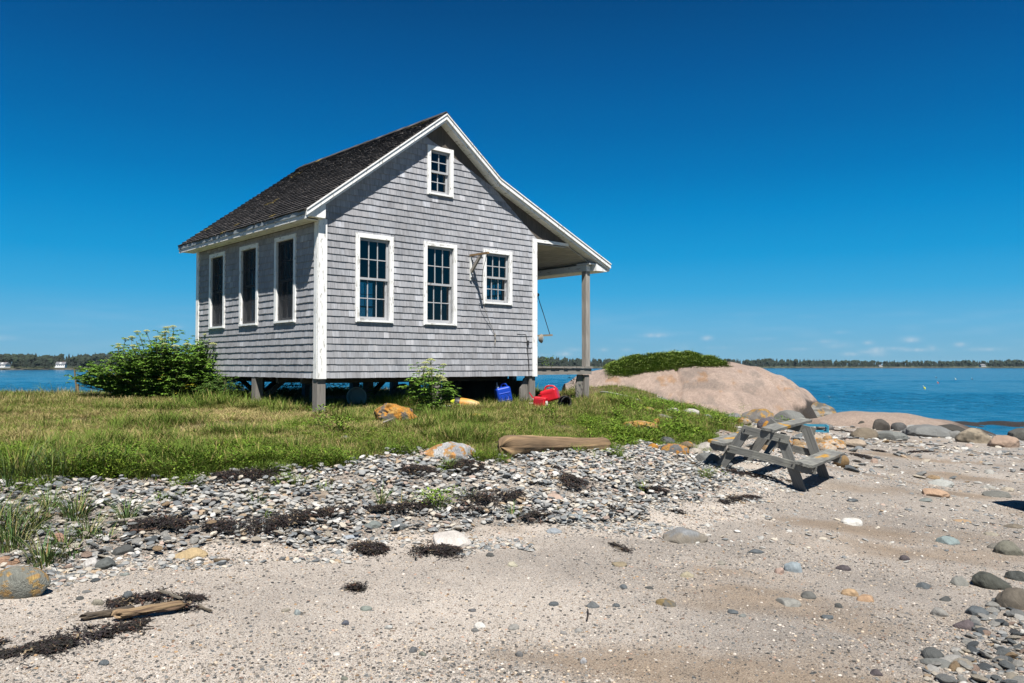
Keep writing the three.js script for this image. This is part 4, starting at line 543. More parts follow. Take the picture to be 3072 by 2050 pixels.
{ const t = base('picnic_table', 'weathered grey picnic table with most of its top missing, tilted on the shingle', 'picnic table', [3.969, -0.039, -12.479]); t.rotation.set(0.029, -0.644, -0.182, 'YXZ');
  for (const s of [-1, 1]) part('seat', plank(s < 0 ? -0.773 : 0.515, s < 0 ? -0.515 : 0.773, 0.392, 0.43, -0.81, 0.81, s < 0 ? 3 : 9, s < 0 ? 0.15 : 0.05, 1), mTableSeat, t, s < 0 ? 'left bench seat with orange lichen' : 'right bench seat, lower end of the table');
  part('table_board', plank(-0.06, 0.13, 0.735, 0.775, -1.12, 0.66, 21, 0.08, 1), mTableSeat, t, 'the one plank left of the table top');
  for (const z of [0.58, -0.58]) {
    const s = Math.sign(z), n = z > 0 ? 1 : 2;
    part('leg', bar(V(-0.285, 0.70, z), V(-0.645, -0.06, z), 0.145, 0.04, V(0, 0, 1)), mTable, t); part('leg', bar(V(0.205, 0.70, z), V(0.645, -0.06, z), 0.145, 0.04, V(0, 0, 1)), mTable, t);
    part('seat_beam', plank(-0.53, 0.79, 0.285, 0.388, z + s * 0.024, z + s * 0.062, 30 + n), mTableSeat, t);
    part('top_beam', plank(-0.345, 0.345, 0.615, 0.73, z + s * 0.024, z + s * 0.06, 40 + n), mTableSeat, t);
  }
  for (const s of [-1, 1]) part('seat_cleat', prism([[s * 0.52, 0.39], [s * 0.52, 0.30], [s * 0.70, 0.28], [s * 0.765, 0.33], [s * 0.765, 0.39]], 0.70, 0.74), mTable, t);
  for (const s of [-1, 1]) part('brace', bar(V(0.02, 0.62, s * 0.1), V(0.02, 0.33, s * 0.56), 0.085, 0.035), mTable, t);
  for (const [x, y] of [[-0.31, 0.67], [0.22, 0.66], [-0.5, 0.34], [0.45, 0.34]]) part('bolt', moved(new THREE.CylinderGeometry(0.012, 0.012, 0.012, 8), x, y, 0.645, Math.PI / 2), mIron, t);
}
{ // blue crate behind the table
  const s = spot(2450, 1298), c = base('plastic_crate', 'blue plastic crate behind the picnic table', 'crate', [s.x, s.y, s.z - 0.25], -0.25), m = std([0.03, 0.22, 0.33], 0.5), W = 0.46, H = 0.28, D = 0.3;
  for (const x of [-1, 1]) for (const z of [-1, 1]) part('corner', new RoundedBoxGeometry(0.07, H, 0.07, 2, 0.02).translate(x * W, H / 2, z * D), m, c);
  for (const z of [-1, 1]) for (const [y, h] of [[0.03, 0.05], [0.25, 0.05]]) part('rail', boxAt(-W, W, y - h / 2, y + h / 2, z * D - 0.015, z * D + 0.015), m, c); for (const x of [-1, 1]) for (const y of [0.03, 0.14, 0.25]) part('rail', boxAt(x * W - 0.015, x * W + 0.015, y - 0.025, y + 0.025, -D, D), m, c); part('floor', boxAt(-W, W, 0.005, 0.02, -D, D), m, c);
}

// ---------------------------------------------------------------- driftwood
function logGeo(L, r0, r1, seed, col, col2, flat = 1, rag = 0) {
  const na = 26, nl = 60, pos = [], uv = [], c = [], idx = [];
  for (let j = 0; j <= nl; j++) for (let i = 0; i <= na; i++) {
    const t = j / nl, a = (i % na) / na * Math.PI * 2, cap = Math.min(1, Math.sqrt(Math.min(t, 1 - t) * 26)), r = mixn(r0, r1, t) * (j === 0 || j === nl ? 0.02 : cap) * (1 + (0.22 + rag * 0.5) * fbm(Math.cos(a) * 1.4 + seed, Math.sin(a) * 1.4, t * 3.5, 3) + 0.05 * n3(Math.cos(a) * 9, Math.sin(a) * 9, t * 2 + seed));
    const te = t + rag * (0.10 * n3(Math.cos(a) * 3 + seed, Math.sin(a) * 3, 5) * (Math.abs(t - 0.5) * 2) ** 3); pos.push((te - 0.5) * L, Math.sin(a) * r * flat + 0.03 * Math.sin(t * 4 + seed) * L * 0.3, Math.cos(a) * r + 0.02 * L * Math.sin(t * 5 + seed)); uv.push(a / 6.28 * 0.6, t * L); const k = step01(-0.2, 0.25, fbm(a * 2, t * 2.5, seed, 4)); c.push(...col.map((q, m) => mixn(q, col2[m], k)));
  }
  const R = na + 1; for (let j = 0; j < nl; j++) for (let i = 0; i < na; i++) { const a = j * R + i; idx.push(a, a + 1, a + R, a + 1, a + R + 1, a + R); }
  const g = new THREE.BufferGeometry(); g.setAttribute('position', new THREE.Float32BufferAttribute(pos, 3)); g.setAttribute('uv', new THREE.Float32BufferAttribute(uv, 2)); g.setAttribute('color', new THREE.Float32BufferAttribute(c, 3)); g.setIndex(idx); g.computeVertexNormals(); return g;
}
const mWood = std([1, 1, 1], 0.92, { vertexColors: true, map: grainMap, bumpMap: grainBump, bumpScale: 0.008 });
function laid(name, geo, a, b, lift, label, category = 'driftwood', roll = 0) { const p = spot(...a), q = spot(...b), m = thing(name, geo, mWood, label, category), A = V(p.x, p.y, p.z), B = V(q.x, q.y, q.z), d = B.clone().sub(A).normalize(); m.quaternion.setFromUnitVectors(V(1, 0, 0), d).multiply(new THREE.Quaternion().setFromAxisAngle(V(1, 0, 0), roll)); m.position.copy(A.add(B).multiplyScalar(0.5)); m.position.y += lift; return m; }
const span = (a, b) => { const p = spot(...a), q = spot(...b); return Math.hypot(p.x - q.x, p.y - q.y, p.z - q.z); };
function log(a, b, r0, r1, seed, c1, c2, label, flat = 1, lift) { return laid('driftwood_log', logGeo(span(a, b), r0, r1, seed, c1, c2, flat, flat < 1 ? 1 : 0.25), a, b, lift ?? Math.max(r0, r1) * 0.6 * flat, label); }
log([1492, 1372], [1818, 1352], 0.150, 0.10, 2, [0.38, 0.25, 0.13], [0.20, 0.13, 0.07], 'brown driftwood log lying at the top of the cobbles', 1, 0.11);
log([345, 1868], [548, 1836], 0.038, 0.030, 5, [0.36, 0.25, 0.14], [0.16, 0.10, 0.06], 'split brown driftwood stick lying on the seaweed', 0.8, 0.045);
log([245, 1862], [395, 1838], 0.028, 0.028, 7, [0.10, 0.08, 0.06], [0.17, 0.13, 0.09], 'dark wet driftwood stick left of the split one', 0.7, 0.02);
log([480, 1786], [545, 1810], 0.014, 0.012, 9, [0.27, 0.24, 0.19], [0.2, 0.17, 0.13], 'short grey driftwood piece behind the split stick', 0.6, 0.03);
log([590, 1822], [632, 1840], 0.016, 0.012, 11, [0.24, 0.2, 0.15], [0.17, 0.14, 0.1], 'small brown wood chip right of the seaweed', 0.6, 0.012);
log([352, 1582], [460, 1566], 0.012, 0.010, 13, [0.5, 0.46, 0.38], [0.4, 0.36, 0.3], 'bleached stick lying on the left cobbles', 1, 0.05);
log([325, 1818], [380, 1806], 0.007, 0.006, 15, [0.3, 0.2, 0.15], [0.2, 0.13, 0.1], 'thin twig left of the dark driftwood', 1, 0.01);
log([640, 1690], [690, 1688], 0.016, 0.008, 17, [0.3, 0.22, 0.13], [0.22, 0.16, 0.1], 'forked brown root on the pale sand', 1, 0.02);
log([1762, 1868], [1764, 1836], 0.006, 0.004, 18, [0.04, 0.03, 0.02], [0.06, 0.04, 0.03], 'thin dark twig standing in the middle sand', 1, 0.02);
log([1805, 1190], [1900, 1210], 0.03, 0.024, 19, [0.5, 0.47, 0.42], [0.42, 0.39, 0.34], 'long bleached pole in the grass right of the porch', 1, 0.12);
log([400, 1382], [450, 1394], 0.012, 0.010, 23, [0.5, 0.45, 0.38], [0.4, 0.36, 0.3], 'short bleached stick in the grass at left', 1, 0.09);
log([1150, 1284], [1180, 1272], 0.014, 0.010, 25, [0.55, 0.5, 0.42], [0.4, 0.36, 0.3], 'bleached stick below the orange boulder', 1, 0.08);
log([390, 1612], [470, 1604], 0.010, 0.008, 27, [0.22, 0.12, 0.08], [0.16, 0.09, 0.06], 'reddish stick in the left seaweed band', 1, 0.05);

// ---------------------------------------------------------------- seaweed wrack
const mWeed = std([1, 1, 1], 0.75, { vertexColors: true });
function wrack(pts, width, dense, label, o = {}) {        // strands of dried weed heaped along a line on the beach
  const way = pts.map(p => spot(...p)), r = rng(1000 + pts[0][0] * 3 + pts[0][1]), pos = [], col = [], c0 = way[way.length >> 1], k = (o.thin ?? 1);
  const L = way.slice(1).reduce((s, q, i) => s + Math.hypot(q.x - way[i].x, q.z - way[i].z), 0.12), W = width * c0.m, n = Math.min(8000, Math.max(90, dense * 1700 * L * W * 9 | 0));
  for (let i = 0; i < n; i++) {
    const u = r() * (way.length - 1), j = Math.min(way.length - 2, u | 0), f = u - j, g = r() < 0.16 ? (r() * 2 - 1) * 1.5 : (r() + r() + r() - 1.5) / 1.4, p = way[j], q = way[j + 1], nx = -(q.z - p.z), nz = q.x - p.x, l = Math.hypot(nx, nz) || 1, taper = 0.35 + 0.65 * Math.sin(Math.PI * clamp(u / (way.length - 1), 0.04, 0.96));
    let x = mixn(p.x, q.x, f) + nx / l * g * W * 1.25 * taper, z = mixn(p.z, q.z, f) + nz / l * g * W * 1.25 * taper, a = r() * 6.3, heap = 0.003 + 0.035 * (o.heap ?? 1) * Math.max(0, 1 - g * g) * r() * taper; if (fbm(x * 7, z * 7, 2, 3) < -0.04 + 0.25 * Math.abs(g) && r() < 0.88) continue;
    const fr = r() < 0.5, w = (fr ? 0.003 + r() * 0.005 : 0.0012 + r() * 0.002) * k, s = fr ? 0.008 + r() * 0.014 : 0.010 + r() * 0.018, red = r() < 0.10, c = red ? (r() < 0.4 ? [0.20, 0.15, 0.09] : [0.07, 0.03, 0.016]) : [0.009 + r() * 0.009, 0.006 + r() * 0.006, 0.005 + r() * 0.004], seg = 2 + (r() * 3 | 0); let prev = null;
    for (let m = 0; m <= seg; m++) { const y = land(x, z) + heap + (onCobble(x, z) ? 0.045 : 0) + 0.004 * Math.sin(m * 2.1 + i), ux = -Math.sin(a) * w, uz = Math.cos(a) * w, e = [x - ux, y, z - uz, x + ux, y + (r() - 0.5) * w * 1.2, z + uz]; if (prev) { pos.push(...prev.slice(0, 3), ...prev.slice(3), ...e.slice(3), ...prev.slice(0, 3), ...e.slice(3), ...e.slice(0, 3)); for (let v = 0; v < 6; v++) col.push(...c); } prev = e; a += (r() - 0.5) * 2.0; x += Math.cos(a) * s; z += Math.sin(a) * s; }
  }
  const g = new THREE.BufferGeometry(); g.setAttribute('position', new THREE.Float32BufferAttribute(pos, 3)); g.setAttribute('color', new THREE.Float32BufferAttribute(col, 3)); g.translate(-c0.x, -c0.y, -c0.z); g.computeVertexNormals();
  const m = thing('seaweed_clump', g, mWeed, label, 'seaweed'); m.position.set(c0.x, c0.y, c0.z); return m;
}
for (const [pts, w, d, label, o] of [
  [[[0, 1968], [110, 1950], [200, 1930], [330, 1890], [430, 1862]], 92, 1.5, 'long streak of black seaweed running from the left edge to the driftwood', { heap: 0.7 }], [[[330, 1815], [430, 1802], [520, 1798], [600, 1800]], 50, 1.5, 'black seaweed heaped behind the driftwood stick', {}], [[[540, 1820], [585, 1835]], 40, 1.2, 'clump of black seaweed at the end of the driftwood', {}],
  [[[1062, 1650], [1110, 1652], [1160, 1648]], 54, 2.2, 'rounded black seaweed clump left of the whitish rock', { heap: 1.3 }], [[[1245, 1648], [1300, 1662], [1375, 1655]], 72, 2.2, 'large black seaweed clump in front of the whitish rock', { heap: 1.3 }], [[[1050, 1768], [1095, 1764]], 34, 2.2, 'small black seaweed tuft alone on the sand', { heap: 1.2 }], [[[1840, 1636], [1880, 1655]], 26, 2.2, 'small black seaweed clump near the broad slab', {}],
  [[[395, 1600], [470, 1590], [560, 1588]], 60, 1.4, 'dark seaweed band on the left cobbles', {}], [[[620, 1592], [720, 1596], [830, 1588], [930, 1560], [1060, 1546]], 60, 1.5, 'curving dark seaweed band along the middle of the cobbles', {}], [[[1110, 1540], [1220, 1538], [1330, 1525]], 30, 1.1, 'dark seaweed line left of the green clump in the cobbles', {}], [[[1380, 1520], [1460, 1508], [1560, 1492]], 54, 1.5, 'dark seaweed band right of the green clump', {}], [[[1215, 1430], [1290, 1418]], 62, 1.5, 'dark seaweed heap below the grass and the grey boulder', {}], [[[1340, 1412], [1440, 1405]], 66, 1.5, 'black seaweed heap under the lichen streaked boulder', {}], [[[640, 1440], [740, 1436], [840, 1424]], 62, 1.5, 'wide dark seaweed heap under the edge of the grass', {}], [[[1706, 1440], [1730, 1480]], 60, 1.2, 'dark seaweed clump at the right of the cobbles', {}], [[[1940, 1482], [2000, 1486]], 22, 1.4, 'thin dark seaweed clump among the right cobbles', {}], [[[2165, 1510], [2270, 1492]], 34, 1.2, 'brown seaweed clump on the sand below the table', {}], [[[1575, 1570], [1660, 1555]], 26, 1.2, 'thin arc of seaweed at the lower cobbles', {}], [[[1350, 1545], [1480, 1548]], 18, 0.8, 'thin seaweed line at the lower cobbles', {}], [[[1830, 1535], [1870, 1545]], 22, 1.3, 'small seaweed clump at the lower right cobbles', {}], [[[2020, 1535], [2060, 1545]], 16, 1.3, 'tiny seaweed clump right of the lower cobbles', {}],
  [[[2170, 1420], [2280, 1430], [2400, 1450]], 40, 1.0, 'dark seaweed lying under the picnic table', { heap: 0.6 }], [[[2490, 1290], [2570, 1300], [2650, 1305]], 14, 1.2, 'dark seaweed line in front of the ledge', { thin: 2 }], [[[2510, 1335], [2590, 1345]], 20, 1.0, 'seaweed patch on the upper right shingle', { thin: 1.6 }], [[[2560, 1362], [2600, 1378]], 30, 1.2, 'greenish black seaweed patch right of the bench', { thin: 1.6 }], [[[2615, 1350], [2655, 1358]], 26, 1.2, 'round dark seaweed patch on the right shingle', { thin: 1.6 }], [[[2650, 1325], [2830, 1338]], 12, 0.9, 'long thin seaweed line on the right shingle', { thin: 1.6 }], [[[2720, 1360], [2800, 1356]], 12, 0.9, 'short thin seaweed line on the right shingle', { thin: 1.6 }], [[[2530, 1320], [2620, 1318]], 14, 1.0, 'seaweed line round the brown boulder', { thin: 1.8 }], [[[1700, 1440], [1640, 1400]], 14, 0.7, 'scattered seaweed threads above the right clump', {}], [[[0, 1930], [18, 1936]], 26, 1.6, 'black seaweed scrap at the left edge', {}]]) wrack(pts, w, d, label, o);

// ---------------------------------------------------------------- grass
const leafy = c => new THREE.MeshPhysicalMaterial({ color: C(...c.map(v => v * ALB)), roughness: 0.85, side: THREE.DoubleSide, vertexColors: true, specularIntensity: 0.35 });
const mGrass = leafy([1, 1, 1]);
function blade(pos, col, nrm, x, z, a, len, w, bend, c, y0 = 0, seg = 3) {
  const dx = Math.cos(a), dz = Math.sin(a), px = -dz * w / 2, pz = dx * w / 2; let pr = null;
  for (let i = 0; i <= seg; i++) { const t = i / seg, o = bend * t * t * len, y = y0 + len * t * (1 - 0.35 * bend * t), k = 1 - t * 0.92, e = [x + dx * o - px * k, y, z + dz * o - pz * k, x + dx * o + px * k, y, z + dz * o + pz * k]; if (pr) { pos.push(...pr.slice(0, 3), ...pr.slice(3), ...e.slice(3), ...pr.slice(0, 3), ...e.slice(3), ...e.slice(0, 3)); for (let v = 0; v < 6; v++) { col.push(...c); nrm.push(0.3 * dx, 0.9, 0.3 * dz); } } pr = e; }
}
const fromArrays = (pos, col, nrm) => { const g = new THREE.BufferGeometry(); g.setAttribute('position', new THREE.Float32BufferAttribute(pos, 3)); g.setAttribute('color', new THREE.Float32BufferAttribute(col, 3)); if (nrm) g.setAttribute('normal', new THREE.Float32BufferAttribute(nrm, 3)); else g.computeVertexNormals(); return g; };
function tuftGeo(seed, n, rad, lo, hi, w, cols, bend = 0.5) { const r = rng(seed), p = [], c = [], q = []; for (let i = 0; i < n; i++) { const a = r() * 6.3, d = Math.sqrt(r()) * rad, k = 0.8 + r() * 0.4; blade(p, c, q, Math.cos(a) * d, Math.sin(a) * d, a + (r() - 0.5) * 1.6, lo + r() * (hi - lo), w * (0.7 + r() * 0.6), bend * (0.4 + r()), cols[r() * cols.length | 0].map(v => v * k), -0.02); } return fromArrays(p, c); }
function leafTri(pos, col, p, d, up, len, wid, c) {       // a leaf folded along its midrib
  const s = V(0, 0, 0).crossVectors(d, up).normalize().multiplyScalar(wid / 2), m = p.clone().addScaledVector(d, len * 0.45), t = p.clone().addScaledVector(d, len).addScaledVector(up, -len * 0.18), l = m.clone().add(s).addScaledVector(up, wid * 0.16), q = m.clone().sub(s).addScaledVector(up, wid * 0.16);
  for (const v of [p, l, m, l, t, m, p, m, q, m, t, q]) pos.push(v.x, v.y, v.z); for (let i = 0; i < 12; i++) col.push(...c);
}
function rosette(seed, n, rad, h, len, wid, cols) { const r = rng(seed), p = [], c = []; for (let i = 0; i < n; i++) { const a = r() * 6.3, d = r() * rad, y = h * r(), e = 0.1 + r() * 0.9, k = 0.75 + r() * 0.5; leafTri(p, c, V(Math.cos(a) * d, y, Math.sin(a) * d), V(Math.cos(a + r() - 0.5), e * 0.9, Math.sin(a + r() - 0.5)).normalize(), V(-Math.cos(a) * e, 1, -Math.sin(a) * e).normalize(), len * (0.6 + r() * 0.7), wid * (0.7 + r() * 0.6), cols[r() * cols.length | 0].map(v => v * k)); } return fromArrays(p, c); }
const GREENS = [[0.115, 0.175, 0.024], [0.088, 0.145, 0.022], [0.16, 0.195, 0.038], [0.20, 0.215, 0.05]], STRAW = [[0.42, 0.32, 0.14], [0.33, 0.26, 0.11], [0.52, 0.42, 0.21], [0.22, 0.19, 0.065]], WEED = [[0.12, 0.215, 0.02], [0.16, 0.26, 0.03], [0.09, 0.165, 0.018], [0.22, 0.30, 0.05]];
const houseFoot = (x, z) => { const q = house.worldToLocal(V(x, 0, z)); return q.x > 0.15 && q.x < 7.2 && q.z < -0.25 && q.z > -5.6; };
const dryness = (x, z) => clamp(0.40 + 0.75 * fbm(x * 0.4 + 2, z * 0.4, 8, 3) + 0.45 * Math.exp(-(((z + 13.2) / 3.4) ** 2)) * step01(1.5, -2.5, x) + 0.35 * step01(-18, -23, z) * step01(0, -5, x) - 0.55 * step01(-10.6, -8.2, z) - 0.3 * step01(1.5, 4, x));
{
  const r = rng(2024), gl = [], wl = [];
  const geos = [tuftGeo(1, 22, 0.075, 0.05, 0.13, 0.0075, GREENS), tuftGeo(2, 22, 0.08, 0.05, 0.15, 0.007, [...GREENS, STRAW[0]]), tuftGeo(3, 22, 0.08, 0.04, 0.12, 0.007, [...STRAW, GREENS[2]], 0.9), tuftGeo(4, 18, 0.08, 0.05, 0.14, 0.0065, STRAW, 0.8)];
  const longs = [tuftGeo(14, 26, 0.10, 0.14, 0.30, 0.009, GREENS, 0.8), tuftGeo(15, 22, 0.10, 0.12, 0.26, 0.008, [...GREENS, STRAW[0], STRAW[3]], 0.9)]; geos.push(...longs);
  const weeds = [rosette(5, 30, 0.09, 0.13, 0.06, 0.017, WEED), rosette(6, 34, 0.11, 0.17, 0.055, 0.014, WEED), rosette(7, 24, 0.08, 0.08, 0.055, 0.026, [...WEED, [0.24, 0.28, 0.07]])];
  for (let i = 0; i < 260000 && gl.length < 62000; i++) {
    const near = r() < 0.78, z = near ? -7.4 - 12 * r() ** 1.25 : -14 - r() * 26, x = near ? -10 + r() * 17 : -24 + r() * 32; if (!onGrass(x, z) || z > -7.2) continue; if (houseFoot(x, z) && r() < 0.85) continue;
    if (fbm(x * 1.3 + 8, z * 1.3, 3, 3) > 0.2 && r() < 0.88) continue;
    const d = dryness(x, z), far = -z > 16 ? 1.5 : 1, ed = step01(-10.4, -8.3, z + (x > 0.5 ? 1.2 : 0)), k = r() < ed * 0.3 + 0.5 * step01(0.15, 0.4, fbm(x * 0.8 + 3, z * 0.8, 19, 3)) ? 4 + (r() < 0.4 ? 1 : 0) : r() < d ? 2 + (r() < 0.45 ? 1 : 0) : r() < 0.6 ? 0 : 1, s = (0.55 + r() * 0.6) * far, v = 0.8 + r() * 0.4; gl.push({ x, z, y: land(x, z), s, sy: s * (0.7 + r() * 0.5), ry: r() * 6.3, rx: (r() - 0.5) * 0.3, rz: (r() - 0.5) * 0.3, k, c: [v, v, v] });
  }
  for (let i = 0; i < 90000 && wl.length < 10500; i++) {
    const z = -7.6 - 10 * r(), x = -9.5 + r() * 15.5; if (!onGrass(x, z, 0.28)) continue; if (houseFoot(x, z)) continue; const d = dryness(x, z), edge = x > 1.2 ? step01(-17.5, -13, z) * 0.8 : step01(-10.3, -8.5, z); if (fbm(x * 1.6, z * 1.6, 12, 3) < -0.02 && r() < 0.82) continue; if (r() > 0.06 + edge * 1.0 * (1 - d) + 0.5 * step01(0.12, 0.4, fbm(x * 0.9, z * 0.9, 6, 3)) * (1 - d) + (x > -3.4 && z > -13.2 ? 0.42 : 0)) continue;
    const s = 0.42 + r() * 0.55 * (0.5 + edge), v = 0.7 + r() * 0.5; wl.push({ x, z, y: land(x, z) - 0.01, s, ry: r() * 6.3, rx: (r() - 0.5) * 0.4, rz: (r() - 0.5) * 0.4, k: r() * 3 | 0, c: [v * (0.9 + r() * 0.3), v, v * 0.9] });
  }
  for (let i = 0; i < 60000 && wl.length < 13500; i++) {   // stragglers rooted among the first cobbles
    const z = -7.3 - 9 * r(), x = -9.5 + r() * 14; if (onGrass(x, z) || !onGrass(x, z - 0.55, 0.5) && r() > 0.02 || !onCobble(x, z)) continue; if (fbm(x * 2.2, z * 2.2, 15, 3) < 0.12 || r() < 0.6) continue;
    const s = 0.3 + r() * 0.4, v = 0.7 + r() * 0.5; wl.push({ x, z, y: land(x, z) + 0.01, s, ry: r() * 6.3, k: r() * 3 | 0, c: [v, v, v * 0.9] }); if (r() < 0.6) gl.push({ x: x + 0.05, z, y: land(x, z), s: 0.7, ry: r() * 6, k: 4, c: [v, v, v] });
  }
  for (let i = 0; i < 420; i++) { const q = house.localToWorld(V(-0.6 + r() * 6.2, 0, -6.0 - r() * 1.3)), s = 1.0 + r() * 1.5; wl.push({ x: q.x, z: q.z, y: land(q.x, q.z) - 0.02, s, ry: r() * 6.3, k: r() * 3 | 0, c: [0.7, 0.75, 0.6] }); }   // rank growth behind the cottage
  for (let i = 0; i < 4000; i++) { const x = 1.6 + r() * 5, z = -12.5 - r() * 16; if (!onGrass(x, z, 0.3) || fbm(x * 1.1, z * 1.1, 27, 3) < 0.02 || x / -z < 0.12) continue; const s = 0.7 + r() * 0.9, v = 0.8 + r() * 0.4; wl.push({ x, z, y: land(x, z) - 0.01, s, ry: r() * 6.3, rx: (r() - 0.5) * 0.4, k: r() * 3 | 0, c: [v, v, v * 0.9] }); }
  many('lawn_grass', geos, mGrass, gl, 'rough lawn of green and straw coloured grass round the cottage', 'grass');
  many('leafy_weeds', weeds, mGrass, wl, 'bright green leafy weeds along the edge of the lawn', 'weeds');
}
function tallTuft(px, py, n, h, spread, label, cols, seed, group) { const s = spot(px, py), r = rng(seed), p = [], c = [], q = []; for (let i = 0; i < n; i++) { const a = r() * 6.3, d = Math.sqrt(r()) * spread; blade(p, c, q, Math.cos(a) * d, Math.sin(a) * d, a + (r() - 0.5) * 1.2, h * (0.5 + r() * 0.7), 0.0105 * (0.7 + r() * 0.6), 0.25 + r() * 0.9, cols[r() * cols.length | 0].map(v => v * (0.8 + r() * 0.4)), -0.03, 5); } const m = thing('beach_grass', fromArrays(p, c), mGrass, label, 'grass', group); m.position.set(s.x, s.y, s.z); return m; }
const MARRAM = [[0.085, 0.135, 0.04], [0.11, 0.165, 0.055], [0.055, 0.10, 0.03], [0.15, 0.19, 0.07], [0.24, 0.22, 0.09]];
[[35, 1640, 150, 0.40, 0.14, 'largest beach grass tuft at the left edge'], [-40, 1600, 200, 0.45, 0.22, 'beach grass tuft cut by the left edge'], [100, 1590, 80, 0.34, 0.09, 'beach grass tuft right of the largest one'], [150, 1535, 60, 0.30, 0.08, 'thin beach grass tuft behind the left cobbles'], [225, 1560, 110, 0.36, 0.10, 'upright beach grass tuft on the left cobbles'], [262, 1612, 50, 0.24, 0.07, 'beach grass tuft in front of the upright one'], [190, 1640, 50, 0.24, 0.08, 'beach grass tuft by the reddish stone'], [378, 1568, 70, 0.30, 0.07, 'slim beach grass tuft alone on the left cobbles'], [135, 1692, 120, 0.30, 0.12, 'spiky beach grass tuft behind the big grey boulder'], [272, 1590, 40, 0.22, 0.1, 'small beach grass tuft on the cobbles'], [320, 1620, 30, 0.18, 0.07, 'tiny beach grass tuft at the reddish stick'], [770, 1518, 26, 0.22, 0.05, 'tiny dark beach grass tuft in the middle cobbles'], [212, 1672, 30, 0.18, 0.07, 'low beach grass tuft at the cobble foot'], [1145, 1512, 36, 0.26, 0.04, 'slim green grass tuft left of the green clump'], [1310, 1530, 60, 0.22, 0.10, 'grass tuft below the green clump'], [1405, 1500, 40, 0.20, 0.08, 'grass tuft right of the green clump'], [1210, 1520, 50, 0.18, 0.08, 'low grass tuft between the slim tuft and the clump'], [1540, 1555, 24, 0.2, 0.05, 'dry grass tuft at the right seaweed band'], [60, 1430, 160, 0.5, 0.3, 'tall grass clump at the left edge of the lawn'], [200, 1425, 120, 0.42, 0.26, 'tall grass clump beside the left lawn edge'], [300, 1415, 90, 0.36, 0.24, 'grass clump at the lawn edge left of centre'], [150, 1445, 90, 0.36, 0.2, 'arching grass clump hanging over the cobbles'], [20, 1460, 90, 0.38, 0.25, 'grass clump hanging over the cobbles at left edge'], [390, 1420, 60, 0.3, 0.2, 'sparse grass clump at the lawn edge'], [885, 1340, 40, 0.22, 0.1, 'bright grass clump below the near corner post'], [1750, 1225, 60, 0.25, 0.15, 'grass clump under the porch post']].forEach((a, i) => tallTuft(...a, i > 17 && i < 24 ? [...GREENS, ...MARRAM] : MARRAM, 3000 + i));
{ const s = spot(1300, 1518), g = rosette(71, 260, 0.22, 0.14, 0.05, 0.02, WEED), m = thing('green_clump', g, mGrass, 'bright green leafy clump growing in the middle of the cobbles', 'plant'); m.position.set(s.x, s.y, s.z); }
[[2230, 1262, 0.75, 'tall leafy weed near the foot of the dome'], [2350, 1290, 0.35, 'green weed above the picnic table'], [965, 1290, 0.35, 'leafy weed clump below the near corner post'], [1020, 1300, 0.25, 'leafy weed clump right of the corner post'], [1115, 1210, 0.35, 'leafy weed between the tub and the orange boulder'], [1650, 1262, 0.3, 'dark leafy weed below the red fuel can'], [2030, 1290, 0.4, 'leafy weed right of the long pale rock'], [2150, 1290, 0.35, 'leafy weed at the tip of the grass'], [1720, 1195, 0.55, 'grey-green weed growing under the porch'], [1735, 1105, 0.25, 'dark weed at the foot of the porch post']].forEach(([px, py, h, label], i) => { const s = spot(px, py), k = i === 9; const m = thing('weed_plant', rosette(800 + i, k ? 60 : 170, 0.12 + h * 0.3, h, 0.065, 0.028, WEED), mGrass, label, 'plant'); if (k) { m.position.copy(house.localToWorld(V(7.0, 0.2, -1.2))); m.scale.setScalar(1.1); } else m.position.set(s.x, s.y, s.z); });
[[28, 1188, 8], [120, 1186, 12], [160, 1185, 8], [200, 1184, 10], [78, 1190, 7]].forEach(([px, py, n], i) => { const s = spot(px, py), r = rng(90 + i), p = [], c = [], q = []; for (let k = 0; k < n; k++) blade(p, c, q, (r() - 0.5) * 0.9, (r() - 0.5) * 0.4, r() < 0.7 ? 0.3 - r() * 0.6 : 3 + r(), 0.25 + r() * 0.32, 0.02, 0.4 + r() * 0.7, [0.07, 0.09, 0.03], -0.05, 5); const m = thing('crest_grass', fromArrays(p, c), mGrass, ['grass blades against the water at the far left', 'arching grass blades against the water at left', 'grass blades left of the wooden stake', 'grass blades between the stake and the bush', 'sparse grass blades against the water at left'][i], 'grass'); m.position.set(s.x, s.y, s.z); });

// ---------------------------------------------------------------- bushes
const mStem = std([0.12, 0.13, 0.05], 0.9);
function umbelGeo(r, R) { const l = []; const n = 22; for (let i = 0; i < n; i++) { const a = i * 2.4, d = R * Math.sqrt((i + 0.5) / n), y = R * 0.42 * (1 - (d / R) ** 2); const g = new THREE.IcosahedronGeometry(R * (0.15 + 0.05 * r()), 0); g.scale(1, 0.7, 1); g.translate(Math.cos(a) * d, y, Math.sin(a) * d); const k = 0.8 + r() * 0.4; l.push(tint(g, [0.40 * k, 0.43 * k, 0.17 * k])); if (i % 2) { const b = bar(V(0, -R * 0.9, 0), V(Math.cos(a) * d, y - R * 0.05, Math.sin(a) * d), R * 0.045); b.deleteAttribute('uv'); l.push(tint(b, [0.12, 0.16, 0.05])); } } return merged(l.map(g => { g = g.index ? g.toNonIndexed() : g; g.deleteAttribute('uv'); return g; })); }
